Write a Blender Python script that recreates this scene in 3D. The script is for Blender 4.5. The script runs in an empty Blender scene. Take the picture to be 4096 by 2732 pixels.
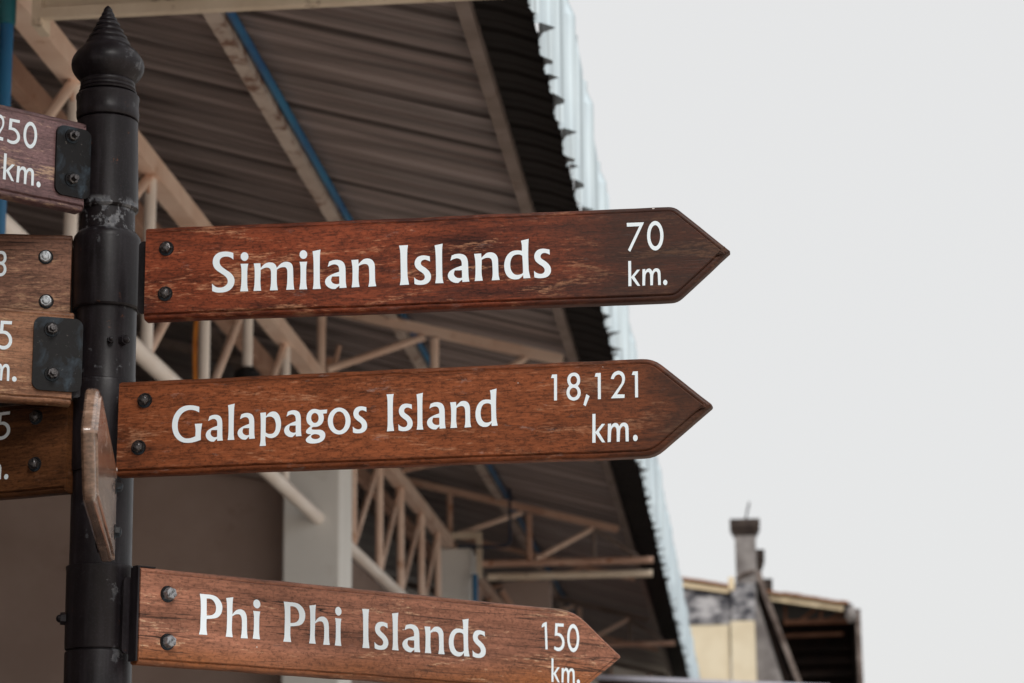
import bpy, bmesh, math, random
from mathutils import Vector, Matrix, noise
from mathutils.geometry import tessellate_polygon

random.seed(7)
scene = bpy.context.scene
C = scene.collection

# ---------------------------------------------------------------- camera, sky, sun, exposure
EYE = Vector((0.0, 0.0, 1.6))
PITCH, YAW, ROLL = math.radians(13.391), math.radians(5.219), math.radians(0.6)
fw = Vector((-math.sin(YAW) * math.cos(PITCH), math.cos(YAW) * math.cos(PITCH), math.sin(PITCH)))
rt = Vector((math.cos(YAW), math.sin(YAW), 0.0))
up = rt.cross(fw)
r2 = rt * math.cos(ROLL) - up * math.sin(ROLL)
u2 = rt * math.sin(ROLL) + up * math.cos(ROLL)
cam_data = bpy.data.cameras.new('camera')
cam = bpy.data.objects.new('camera', cam_data)
C.objects.link(cam)
cam.matrix_world = Matrix(((r2.x, u2.x, -fw.x, EYE.x), (r2.y, u2.y, -fw.y, EYE.y), (r2.z, u2.z, -fw.z, EYE.z), (0, 0, 0, 1)))
cam_data.sensor_width = 36.0
cam_data.lens = 85.0
cam_data.clip_start = 0.05
cam_data.clip_end = 2000.0
cam_data.dof.use_dof = True
cam_data.dof.focus_distance = 3.86
cam_data.dof.aperture_fstop = 7.6
cam_data.dof.aperture_blades = 0
scene.camera = cam

SUN_EL, SUN_AZ = 43.0, 160.0            # azimuth clockwise from +Y: behind the photographer's right shoulder
world = bpy.data.worlds.new('World')
scene.world = world
world.use_nodes = True
wn, wl = world.node_tree.nodes, world.node_tree.links
wn.clear()
w_out = wn.new('ShaderNodeOutputWorld')
w_sky = wn.new('ShaderNodeTexSky')
w_sky.sky_type = 'NISHITA'
w_sky.sun_disc = False
w_sky.sun_elevation = math.radians(SUN_EL)
w_sky.sun_rotation = math.radians(SUN_AZ)
w_sky.air_density = 1.0
w_sky.dust_density = 4.0
w_bg = wn.new('ShaderNodeBackground')
w_bg.inputs['Strength'].default_value = 0.05
w_cloud = wn.new('ShaderNodeBackground')      # the even bright overcast in front of the clear sky
w_cloud.inputs['Color'].default_value = (1.0, 1.0, 0.995, 1)
w_cloud.inputs['Strength'].default_value = 0.380
w_mix = wn.new('ShaderNodeMixShader')
w_mix.inputs['Fac'].default_value = 0.93
wl.new(w_sky.outputs['Color'], w_bg.inputs['Color'])
wl.new(w_bg.outputs[0], w_mix.inputs[1])
wl.new(w_cloud.outputs[0], w_mix.inputs[2])
wl.new(w_mix.outputs[0], w_out.inputs['Surface'])

sun_data = bpy.data.lights.new('sun', 'SUN')
sun_data.energy = 1.05
sun_data.angle = math.radians(25)
sun_data.color = (1.0, 0.975, 0.94)
sun = bpy.data.objects.new('sun', sun_data)
C.objects.link(sun)
az, el = math.radians(SUN_AZ), math.radians(SUN_EL)
to_sun = Vector((math.sin(az) * math.cos(el), math.cos(az) * math.cos(el), math.sin(el)))
sun.rotation_euler = to_sun.to_track_quat('Z', 'Y').to_euler()
sun.location = (6, -6, 12)

scene.view_settings.view_transform = 'Standard'
scene.view_settings.look = 'None'
scene.view_settings.exposure = 1.13
scene.view_settings.gamma = 1.0
scene.view_settings.use_curve_mapping = False
scene.render.engine = 'CYCLES'
scene.cycles.max_bounces = 8
scene.cycles.use_denoising = True

# ---------------------------------------------------------------- helpers
def link(o, parent=None):
    C.objects.link(o)
    if parent is not None:
        o.parent = parent
    return o

def empty(name, loc=(0, 0, 0)):
    o = bpy.data.objects.new(name, None)
    o.location = loc
    o.empty_display_size = 0.1
    return link(o)

def tag(o, label=None, cat=None, group=None, kind=None):
    if label: o['label'] = label
    if cat: o['category'] = cat
    if group: o['group'] = group
    if kind: o['kind'] = kind
    return o

def obj(name, bm, m, parent=None, smooth=False, loc=None):
    me = bpy.data.meshes.new(name)
    bmesh.ops.recalc_face_normals(bm, faces=bm.faces[:])
    if smooth:
        for f in bm.faces:
            f.smooth = True
    bm.to_mesh(me)
    bm.free()
    me.materials.append(m)
    if smooth:
        me.set_sharp_from_angle(angle=math.radians(35))
    o = bpy.data.objects.new(name, me)
    if loc is not None: o.location = loc
    return link(o, parent)

def shared(name, src, parent, loc=(0, 0, 0), rot=(0, 0, 0)):
    o = src.copy()
    o.name = name
    link(o)
    o.parent = parent
    o.location = loc
    o.rotation_euler = rot
    return o

def box(bm, x0, x1, y0, y1, z0, z1, bev=0.0):
    vs = [bm.verts.new((x, y, z)) for x in (x0, x1) for y in (y0, y1) for z in (z0, z1)]
    q = [(0, 1, 3, 2), (4, 6, 7, 5), (0, 4, 5, 1), (2, 3, 7, 6), (0, 2, 6, 4), (1, 5, 7, 3)]
    fs = [bm.faces.new([vs[i] for i in f]) for f in q]
    if bev > 0:
        es = list({e for f in fs for e in f.edges})
        bmesh.ops.bevel(bm, geom=es, offset=bev, segments=2, affect='EDGES', profile=0.5)

def beam(bm, a, b, w, h=None, upv=(0, 0, 1)):
    """box beam from a to b, w wide and h high"""
    a, b = Vector(a), Vector(b)
    h = h or w
    d = (b - a).normalized()
    s = d.cross(Vector(upv))
    if s.length < 1e-4: s = d.cross(Vector((0, 1, 0)))
    s.normalize()
    t = s.cross(d)
    ring = [(-w / 2, -h / 2), (w / 2, -h / 2), (w / 2, h / 2), (-w / 2, h / 2)]
    A = [bm.verts.new(a + s * p + t * q) for p, q in ring]
    B = [bm.verts.new(b + s * p + t * q) for p, q in ring]
    for i in range(4):
        bm.faces.new((A[i], A[(i + 1) % 4], B[(i + 1) % 4], B[i]))
    bm.faces.new(A[::-1]); bm.faces.new(B)

def tube(bm, pts, r, n=12):
    pts = [Vector(p) for p in pts]
    rings = []
    ref = None
    for i, p in enumerate(pts):
        d = (pts[min(i + 1, len(pts) - 1)] - pts[max(i - 1, 0)]).normalized()
        s = d.cross(Vector((0, 0, 1))) if ref is None else (ref - d * ref.dot(d))
        if s.length < 1e-4: s = d.cross(Vector((1, 0, 0)))
        s.normalize(); ref = s
        t = d.cross(s)
        rings.append([bm.verts.new(p + (s * math.cos(2 * math.pi * k / n) + t * math.sin(2 * math.pi * k / n)) * r) for k in range(n)])
    for A, B in zip(rings, rings[1:]):
        for k in range(n):
            bm.faces.new((A[k], A[(k + 1) % n], B[(k + 1) % n], B[k]))
    bm.faces.new(rings[0][::-1]); bm.faces.new(rings[-1])

def lathe(bm, prof, n=48, jit=0.0, axis=lambda z: (0.0, 0.0)):
    rings = []
    for z, r in prof:
        cx, cy = axis(z)
        rings.append([bm.verts.new((cx + math.cos(2 * math.pi * k / n) * (r + jit * noise.noise(Vector((k * .6, z * 60, 3)))),
                                    cy + math.sin(2 * math.pi * k / n) * (r + jit * noise.noise(Vector((k * .6, z * 60, 3)))), z)) for k in range(n)])
    for A, B in zip(rings, rings[1:]):
        for k in range(n):
            bm.faces.new((A[k], A[(k + 1) % n], B[(k + 1) % n], B[k]))
    bm.faces.new(rings[0][::-1]); bm.faces.new(rings[-1])

def prism(bm, poly, y0, y1):
    """polygon of (x, z) pushed from y0 to y1"""
    A = [bm.verts.new((x, y0, z)) for x, z in poly]
    B = [bm.verts.new((x, y1, z)) for x, z in poly]
    n = len(poly)
    for i in range(n):
        bm.faces.new((A[i], A[(i + 1) % n], B[(i + 1) % n], B[i]))
    bm.faces.new(A[::-1]); bm.faces.new(B)

# ---------------------------------------------------------------- materials
class Mat:
    def __init__(self, name, rough=0.6, metal=0.0, spec=0.5):
        self.m = bpy.data.materials.new(name)
        self.m.use_nodes = True
        self.t = self.m.node_tree
        self.n, self.l = self.t.nodes, self.t.links
        self.b = self.n['Principled BSDF']
        self.b.inputs['Roughness'].default_value = rough
        self.b.inputs['Metallic'].default_value = metal
        self.b.inputs['Specular IOR Level'].default_value = spec
        self.tc = self.n.new('ShaderNodeTexCoord')
    def coord(self, scale=(1, 1, 1), off=(0, 0, 0), rot=(0, 0, 0)):
        mp = self.n.new('ShaderNodeMapping')
        mp.inputs['Scale'].default_value = scale
        mp.inputs['Location'].default_value = off
        mp.inputs['Rotation'].default_value = rot
        self.l.new(self.tc.outputs['Object'], mp.inputs['Vector'])
        return mp.outputs['Vector']
    def noise(self, vec, scale, detail=4, rough=0.55, dist=0.0):
        t = self.n.new('ShaderNodeTexNoise')
        t.inputs['Scale'].default_value = scale
        t.inputs['Detail'].default_value = detail
        t.inputs['Roughness'].default_value = rough
        t.inputs['Distortion'].default_value = dist
        self.l.new(vec, t.inputs['Vector'])
        return t.outputs['Fac']
    def ramp(self, fac, stops, interp='LINEAR'):
        r = self.n.new('ShaderNodeValToRGB')
        r.color_ramp.interpolation = interp
        e = r.color_ramp.elements
        while len(e) < len(stops): e.new(0.5)
        for el, (p, c) in zip(e, stops):
            el.position = p
            el.color = (c, c, c, 1) if isinstance(c, (int, float)) else (*c, 1)
        self.l.new(fac, r.inputs['Fac'])
        return r.outputs['Color']
    def mix(self, fac, a, b, mode='MIX'):
        x = self.n.new('ShaderNodeMix')
        x.data_type = 'RGBA'
        x.blend_type = mode
        ins = [s for s in x.inputs if s.type == 'RGBA']
        for s, v in ((x.inputs['Factor'], fac), (ins[0], a), (ins[1], b)):
            if isinstance(v, (int, float)): s.default_value = v if s.type == 'VALUE' else (v, v, v, 1)
            elif isinstance(v, tuple): s.default_value = (*v, 1)
            else: self.l.new(v, s)
        return [s for s in x.outputs if s.type == 'RGBA'][0]
    def math(self, op, a, b=0.0):
        x = self.n.new('ShaderNodeMath')
        x.operation = op
        for s, v in ((x.inputs[0], a), (x.inputs[1], b)):
            if isinstance(v, (int, float)): s.default_value = v
            else: self.l.new(v, s)
        return x.outputs[0]
    def color(self, c):
        if isinstance(c, tuple): self.b.inputs['Base Color'].default_value = (*c, 1)
        else: self.l.new(c, self.b.inputs['Base Color'])
        return self
    def rough(self, f): self.l.new(f, self.b.inputs['Roughness']); return self
    def bump(self, h, strength=0.3, dist=0.002):
        b = self.n.new('ShaderNodeBump')
        b.inputs['Strength'].default_value = strength
        b.inputs['Distance'].default_value = dist
        self.l.new(h, b.inputs['Height'])
        self.l.new(b.outputs['Normal'], self.b.inputs['Normal'])
        return self

def wood(name, dark, mid, pale, seed, pale_at=0.6, crack=0.5, dust=0.3, orange=None, rough=0.46, streak=1.0, tilt=0.0, blot=0.5, end_dark=None, fibre=0.42, spec=0.2, smudge=0.5, coat=0.0):
    M = Mat(name, rough, 0, spec)
    off = (seed * 3.1, seed * 1.7, seed * 2.3)
    g = M.coord((2.2, 8, 34), off, (0, tilt, 0))                     # long grain figure
    f1 = M.noise(g, 1.0, 6, 0.6, 0.6)
    f2a = M.noise(M.coord((19, 24, 125), off, (0, tilt, 0)), 1.0, 4, 0.7, 0.3)
    f2b = M.noise(M.coord((58, 60, 330), (off[1], off[0], off[2]), (0, tilt, 0)), 1.0, 3, 0.7, 0.2)     # fine fibres
    f2 = M.math('ADD', M.math('MULTIPLY', f2a, 0.42), M.math('MULTIPLY', f2b, 0.58))
    b1 = M.noise(M.coord((5, 9, 13), (off[1], off[2], off[0])), 1.0, 4, 0.6, 0.4)   # blotches of old varnish
    base = M.ramp(M.math('ADD', M.math('MULTIPLY', f1, 0.62), M.math('MULTIPLY', b1, 0.38 * blot / 0.5)), [(0.36, dark), (0.51, mid), (0.68, tuple(c * 1.3 for c in mid))])
    if orange is not None:
        z = M.n.new('ShaderNodeSeparateXYZ'); M.l.new(M.tc.outputs['Object'], z.inputs[0])
        lo = M.math('SUBTRACT', M.math('MULTIPLY', M.noise(M.coord((3, 3, 9), off), 1, 3), 0.10), M.math('ADD', z.outputs['Z'], 0.065))
        base = M.mix(M.ramp(M.math('MULTIPLY', lo, 14.0), [(0.0, 0.0), (0.8, 0.85)]), base, orange)
    worn = M.ramp(M.math('ADD', M.math('MULTIPLY', M.noise(M.coord((5.5, 9, 30), (off[2], off[0], off[1]), (0, tilt, 0)), 1.0, 5, 0.65, 0.9), 0.5), M.math('MULTIPLY', f2, 0.5)),
                  [(pale_at - 0.015, 0.0), (pale_at + 0.045, 1.0)])
    base = M.mix(M.math('MULTIPLY', worn, 0.75 * streak), base, pale)
    fib = M.ramp(f2, [(0.38, fibre), (0.5, 1.0), (0.60, 1.0 + (1 - fibre) * .5)])
    base = M.mix(0.8, base, fib, 'MULTIPLY')
    pits = M.ramp(M.noise(M.coord((170, 170, 240), off), 1.0, 3, 0.7), [(0.36, 0.55), (0.46, 1.0), (0.62, 1.12)])        # open pores
    base = M.mix(0.85, base, pits, 'MULTIPLY')
    # weathered dark smudges and a few pale dust patches
    sm = M.ramp(M.noise(M.coord((16, 16, 24), (off[0] + 9, 2, off[1])), 1.0, 5, 0.7), [(0.58, 0.0), (0.76, 1.0)])
    base = M.mix(M.math('MULTIPLY', sm, smudge), base, tuple(c * 0.45 for c in dark))
    du = M.ramp(M.noise(M.coord((14, 14, 40), (off[1] + 4, 7, off[2])), 1.0, 6, 0.75), [(0.60, 0.0), (0.78, 1.0)])
    base = M.mix(M.math('MULTIPLY', du, dust), base, (0.42, 0.36, 0.34))
    if end_dark is not None:                                           # the weathered, blackened outer end of the board
        sx = M.n.new('ShaderNodeSeparateXYZ'); M.l.new(M.tc.outputs['Object'], sx.inputs[0])
        e = M.math('ADD', M.math('SUBTRACT', sx.outputs['X'], end_dark), M.math('MULTIPLY', M.noise(M.coord((9, 9, 22), off), 1, 4), 0.22))
        base = M.mix(M.math('MULTIPLY', M.ramp(e, [(0.06, 0.0), (0.22, 1.0)]), 0.82), base, (0.028, 0.016, 0.012))
    # grime that has crept in from the long edges
    ze = M.n.new('ShaderNodeSeparateXYZ'); M.l.new(M.tc.outputs['Object'], ze.inputs[0])
    ge = M.math('ADD', M.math('ABSOLUTE', ze.outputs['Z']), M.math('MULTIPLY', M.noise(M.coord((11, 11, 30), (off[1], off[2], 3)), 1.0, 5, 0.7), 0.05))
    base = M.mix(M.math('MULTIPLY', M.ramp(ge, [(0.086, 0.0), (0.104, 1.0)]), 0.55), base, tuple(c * 0.5 for c in dark))
    # drying cracks along the grain
    wv = M.noise(M.coord((1.5, 6, 62), (off[2] + 3, off[0], off[1]), (0, tilt * 1.4, 0)), 1.0, 3, 0.6, 0.5)
    gate = M.ramp(M.noise(M.coord((4.5, 5, 11), (off[0], off[1] + 5, off[2])), 1.0, 2), [(0.50 - 0.12 * crack, 0.0), (0.60, 1.0)])
    line = M.ramp(M.math('ABSOLUTE', M.math('SUBTRACT', wv, 0.5)), [(0.0, 1.0), (0.010 + 0.004 * crack, 0.0)])
    ck = M.math('MULTIPLY', M.math('MULTIPLY', line, gate), min(1.0, crack))
    base = M.mix(ck, base, (0.012, 0.007, 0.005))
    # chips and droppings: tiny pale specks
    sp = M.n.new('ShaderNodeTexVoronoi'); sp.inputs['Scale'].default_value = 1.0
    M.l.new(M.coord((30, 30, 52), off), sp.inputs['Vector'])
    sr = M.n.new('ShaderNodeSeparateColor'); M.l.new(sp.outputs['Color'], sr.inputs[0])
    spk = M.math('MULTIPLY', M.math('LESS_THAN', sp.outputs['Distance'], M.math('MULTIPLY', sr.outputs[1], 0.085)), M.math('GREATER_THAN', sr.outputs[0], 0.86))
    base = M.mix(M.math('MULTIPLY', spk, 0.8), base, (0.62, 0.56, 0.52))
    M.b.inputs['Coat Weight'].default_value = coat
    M.b.inputs['Coat Roughness'].default_value = 0.16
    M.color(base)
    M.rough(M.ramp(M.math('ADD', M.math('MULTIPLY', b1, 0.6), M.math('MULTIPLY', worn, 0.25)), [(0.2, rough - 0.10), (0.7, rough + 0.18)]))
    M.bump(M.math('SUBTRACT', M.math('ADD', M.math('MULTIPLY', f2, 0.5), M.math('MULTIPLY', f1, 0.6)), M.math('MULTIPLY', ck, 1.6)), 0.35, 0.0016)
    return M.m

W1 = wood('wood_red_brown', (0.042, 0.010, 0.006), (0.165, 0.036, 0.014), (0.38, 0.19, 0.105), 1.0, 0.548, 0.25, 0.40, tilt=-0.03, rough=0.5, end_dark=0.66, fibre=0.30, streak=0.85, smudge=0.65)
W2 = wood('wood_brown', (0.046, 0.014, 0.007), (0.160, 0.045, 0.016), (0.28, 0.135, 0.075), 2.0, 0.565, 0.2, 0.7, rough=0.52, blot=0.8, end_dark=0.80, fibre=0.33, smudge=0.65)
W3 = wood('wood_pale_brown', (0.19, 0.078, 0.047), (0.30, 0.128, 0.080), (0.56, 0.38, 0.24), 3.3, 0.575, 1.4, 0.2, orange=(0.25, 0.082, 0.022), rough=0.48, tilt=0.012, fibre=0.58, streak=0.9, smudge=0.3)
W4 = wood('wood_mauve_brown', (0.105, 0.054, 0.055), (0.175, 0.097, 0.100), (0.44, 0.30, 0.20), 4.7, 0.545, 0.35, 0.15, rough=0.44, fibre=0.5, spec=0.4)
W5 = wood('wood_grey_tan', (0.10, 0.044, 0.028), (0.215, 0.103, 0.066), (0.40, 0.245, 0.145), 5.9, 0.56, 1.5, 0.15, rough=0.5, streak=0.8, fibre=0.36)
W6 = wood('wood_light_tan', (0.16, 0.068, 0.036), (0.30, 0.145, 0.082), (0.46, 0.29, 0.17), 7.1, 0.555, 0.6, 0.15, rough=0.45, fibre=0.5)
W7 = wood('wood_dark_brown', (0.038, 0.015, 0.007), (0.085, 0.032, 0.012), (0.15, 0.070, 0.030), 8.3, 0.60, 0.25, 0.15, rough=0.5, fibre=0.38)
W8 = wood('wood_varnished_brown', (0.15, 0.085, 0.055), (0.27, 0.165, 0.115), (0.46, 0.34, 0.26), 9.4, 0.56, 0.4, 0.1, rough=0.26, fibre=0.5, spec=0.6, smudge=0.2, coat=0.8)

def paint_black():
    M = Mat("black_paint", 0.5, 0.0, 0.22)
    v = M.coord((1, 1, 1))
    a = M.noise(v, 42, 6, 0.65)
    big = M.noise(v, 9, 4, 0.6)
    base = M.ramp(big, [(0.3, (0.0055, 0.004, 0.0048)), (0.7, (0.015, 0.0115, 0.0135))])
    fine = M.ramp(M.noise(v, 260, 3, 0.7), [(0.52, 0.0), (0.72, 1.0)])
    base = M.mix(M.math('MULTIPLY', fine, 0.25), base, (0.045, 0.043, 0.05))
    chip = M.math('MULTIPLY', 0.45, M.ramp(M.math('MULTIPLY', a, M.ramp(M.noise(M.coord((1, 1, 0.6), (3, 1, 2)), 13.7, 3), [(0.42, 0.55), (0.62, 1.0)])), [(0.565, 0.0), (0.61, 1.0)]))
    vs = M.ramp(M.noise(M.coord((75, 75, 5), (2, 7, 1)), 1.0, 4, 0.65), [(0.50, 0.0), (0.68, 1.0)])                       # rubbed vertical streaks
    base = M.mix(M.math('MULTIPLY', vs, 0.28), base, (0.040, 0.036, 0.042))
    zz = M.n.new('ShaderNodeSeparateXYZ'); M.l.new(M.tc.outputs['Object'], zz.inputs[0])
    band = M.ramp(M.math('ABSOLUTE', M.math('SUBTRACT', zz.outputs['Z'], 2.748)), [(0.022, 1.0), (0.030, 0.0)])     # the chipped ring above the big clamp
    chip = M.math('MAXIMUM', chip, M.math('MULTIPLY', band, M.ramp(M.noise(M.coord((1, 1, .8), (1, 4, 2)), 48, 5, 0.65), [(0.50, 0.0), (0.55, 1.0)])))
    base = M.mix(M.math('MULTIPLY', chip, 0.42), base, M.ramp(M.noise(v, 120, 3), [(0.4, (0.16, 0.17, 0.19)), (0.6, (0.36, 0.37, 0.39))]))
    rust = M.ramp(M.noise(M.coord((1, 1, 1), (8, 3, 1)), 26, 5, 0.7), [(0.66, 0.0), (0.74, 1.0)])
    base = M.mix(M.math('MULTIPLY', rust, 0.55), base, (0.16, 0.055, 0.02))
    M.color(base)
    M.rough(M.ramp(big, [(0.3, 0.30), (0.7, 0.48)]))
    M.bump(M.math('ADD', M.math('MULTIPLY', M.noise(v, 90, 4), 0.5), M.math('MULTIPLY', chip, -0.6)), 0.3, 0.001)
    return M.m
BLACK = paint_black()

def plate_metal():
    M = Mat('black_plate', 0.5, 0.0, 0.22)
    v = M.coord()
    big = M.noise(v, 22, 5, 0.65, 0.5)
    base = M.ramp(big, [(0.50, (0.006, 0.0055, 0.006)), (0.60, (0.020, 0.028, 0.037)), (0.78, (0.05, 0.072, 0.09))])
    base = M.mix(M.ramp(M.noise(v, 160, 4, 0.7), [(0.64, 0.0), (0.78, 0.7)]), base, (0.22, 0.20, 0.18))
    M.color(base)
    M.bump(M.noise(v, 120, 4), 0.3, 0.001)
    return M.m
PLATE = plate_metal()

def bolt_metal(name, col, rough, metal):
    M = Mat(name, rough, metal, 0.5)
    v = M.coord()
    M.color(M.mix(M.ramp(M.noise(v, 240, 4, 0.7), [(0.45, 0.0), (0.62, 1.0)]), col, tuple(c * 0.25 for c in col)))
    M.bump(M.noise(v, 300, 3), 0.4, 0.0008)
    return M.m
BOLT_DARK = bolt_metal('bolt_dark', (0.13, 0.12, 0.12), 0.3, 0.8)
BOLT_GREY = bolt_metal('bolt_grey', (0.30, 0.31, 0.33), 0.5, 0.4)
BOLT_PALE = bolt_metal('bolt_pale', (0.62, 0.66, 0.70), 0.45, 0.3)

def vinyl():
    M = Mat('white_vinyl', 0.4, 0, 0.4)
    M.color(M.ramp(M.noise(M.coord(), 60, 5, 0.65), [(0.3, (0.70, 0.79, 0.855)), (0.6, (0.77, 0.845, 0.89))]))
    return M.m
VINYL = vinyl()

def simple(name, cols, scale, rough=0.8, lo=0.35, hi=0.65, stretch=(1, 1, 1), bump=0.15, stain=None, stain_at=0.6, spec=0.3, bdist=0.004):
    M = Mat(name, rough, 0, spec)
    v = M.coord(stretch)
    base = M.ramp(M.noise(v, scale, 5, 0.6), [(lo, cols[0]), (hi, cols[1])])
    if stain is not None:
        base = M.mix(M.ramp(M.noise(M.coord(stretch, (5, 2, 9)), scale * 2.3, 6, 0.7), [(stain_at, 0.0), (stain_at + 0.1, 0.85)]), base, stain)
    M.color(base)
    if bump: M.bump(M.noise(v, scale * 6, 4), bump, bdist)
    return M.m

STEEL = simple('cream_painted_steel', ((0.72, 0.50, 0.385), (0.87, 0.68, 0.56)), 3, 0.55, stain=(0.45, 0.21, 0.10), stain_at=0.59)
STEEL_WHITE = simple('white_painted_steel', ((0.80, 0.71, 0.63), (0.88, 0.81, 0.74)), 4, 0.5, stain=(0.42, 0.26, 0.16), stain_at=0.68)
STEEL_PINK = simple('primer_pink_steel', ((0.46, 0.275, 0.20), (0.62, 0.41, 0.31)), 4, 0.6, stain=(0.30, 0.10, 0.035), stain_at=0.58)
STEEL_TAN = simple('tan_painted_steel', ((0.60, 0.49, 0.37), (0.74, 0.63, 0.50)), 4, 0.6, stain=(0.16, 0.09, 0.05), stain_at=0.60)
STEEL_RUST = simple('spotted_rusty_steel', ((0.46, 0.38, 0.33), (0.58, 0.50, 0.44)), 4, 0.7, stain=(0.15, 0.055, 0.03), stain_at=0.50)
STEEL_DIM = simple('brown_grey_steel', ((0.17, 0.13, 0.11), (0.25, 0.20, 0.18)), 5, 0.7, stain=(0.10, 0.05, 0.03), stain_at=0.6)
def roof_metal():
    M = Mat('grey_sheet_underside', 0.5, 0, 0.5)
    a = M.noise(M.coord((0.35, 2.6, 1)), 1.1, 5, 0.6)
    st = M.noise(M.coord((0.28, 11.0, 1), (3, 1, 0)), 1.0, 4, 0.6, 0.15)      # dirt streaks that run down the corrugations
    base = M.ramp(a, [(0.33, (0.205, 0.160, 0.150)), (0.67, (0.34, 0.288, 0.280))])
    base = M.mix(0.9, base, M.ramp(st, [(0.38, 0.36), (0.52, 1.0), (0.64, 1.55)]), 'MULTIPLY')
    M.color(base)
    return M.m
ROOF = roof_metal()
OVERHANG = simple('eave_shade_black_sheet', ((0.008, 0.006, 0.006), (0.018, 0.014, 0.013)), 2, 0.85, stretch=(0.5, 2, 1))  # deep shade under the eave, put into the sheet colour
CONCRETE = simple('painted_concrete', ((0.74, 0.735, 0.705), (0.80, 0.795, 0.765)), 2.2, 0.85, stain=(0.68, 0.66, 0.62), stain_at=0.62)
WALLM = simple('brown_render', ((0.33, 0.245, 0.21), (0.41, 0.315, 0.275)), 1.6, 0.9, stain=(0.27, 0.195, 0.165), stain_at=0.6)
def fascia_metal():
    M = Mat('pale_blue_sheet', 0.4, 0, 0.5)
    a = M.noise(M.coord((1, 3, 0.5)), 3, 4)
    st = M.noise(M.coord((1, 46, 0.4), (2, 0, 1)), 1.0, 3, 0.6)
    base = M.ramp(a, [(0.35, (0.42, 0.50, 0.55)), (0.65, (0.52, 0.60, 0.64))])
    M.color(M.mix(0.9, base, M.ramp(st, [(0.36, 0.62), (0.5, 1.0), (0.62, 1.3)]), 'MULTIPLY'))
    return M.m
FASCIA = fascia_metal()
BLUE = simple('blue_pvc', ((0.010, 0.085, 0.23), (0.016, 0.16, 0.32)), 2.5, 0.4, bump=0, spec=0.5)
TEAL = simple('teal_pvc', ((0.012, 0.11, 0.15), (0.02, 0.16, 0.19)), 4, 0.4, bump=0, spec=0.5)
ORANGE = simple('orange_nylon', ((0.42, 0.13, 0.02), (0.55, 0.20, 0.03)), 20, 0.6, bump=0)
PLASTIC = simple('black_plastic', ((0.010, 0.010, 0.011), (0.02, 0.02, 0.022)), 20, 0.4, bump=0)
SCREW = simple('dark_screw', ((0.02, 0.025, 0.03), (0.05, 0.055, 0.06)), 30, 0.5, bump=0)
GROUND = simple('grey_paving', ((0.63, 0.55, 0.475), (0.73, 0.65, 0.57)), 0.5, 0.85, stain=(0.50, 0.44, 0.38), stain_at=0.6)
YELLOW = simple('yellow_lime_wash', ((0.58, 0.49, 0.345), (0.67, 0.59, 0.44)), 1.3, 0.9, stain=(0.55, 0.42, 0.24), stain_at=0.66)
GREYWALL = simple('weathered_grey_render', ((0.14, 0.125, 0.12), (0.27, 0.25, 0.24)), 2.2, 0.9, stain=(0.10, 0.085, 0.08), stain_at=0.60)
STAINED = simple('mould_stained_render', ((0.045, 0.045, 0.055), (0.42, 0.41, 0.42)), 3.0, 0.9, lo=0.40, hi=0.62, stretch=(1, 1, 1.6))
COPING = simple('mossy_coping', ((0.055, 0.035, 0.028), (0.22, 0.18, 0.16)), 3.5, 0.9)
TILE = simple('old_clay_tile', ((0.20, 0.085, 0.04), (0.36, 0.17, 0.09)), 5, 0.85)
CREAMBOARD = simple('cream_board', ((0.62, 0.49, 0.31), (0.74, 0.62, 0.43)), 4, 0.8)
DARKWOOD = simple('dark_timber', ((0.009, 0.005, 0.004), (0.022, 0.011, 0.007)), 3, 0.85)
REDWOOD = simple('red_brown_timber', ((0.16, 0.07, 0.04), (0.26, 0.12, 0.07)), 4, 0.8)
LILAC = simple('galvanised_edge', ((0.42, 0.42, 0.50), (0.56, 0.56, 0.64)), 6, 0.45, spec=0.5)
DARKRED = simple('red_oxide_sheet', ((0.06, 0.025, 0.022), (0.11, 0.05, 0.045)), 6, 0.7)
NAVY = simple('navy_pvc', ((0.008, 0.018, 0.045), (0.012, 0.028, 0.06)), 4, 0.5, bump=0)
ADDED_FLOOR = simple('bounce_cutting_floor', ((0.06, 0.05, 0.045), (0.10, 0.085, 0.078)), 0.8, 0.7)
DARKCAP = simple('blackened_cap', ((0.02, 0.014, 0.012), (0.06, 0.045, 0.038)), 4, 0.9)
ADDED_DARK = simple('bounce_cutting_ground', ((0.035, 0.033, 0.032), (0.06, 0.057, 0.055)), 0.6, 0.9)

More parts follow.
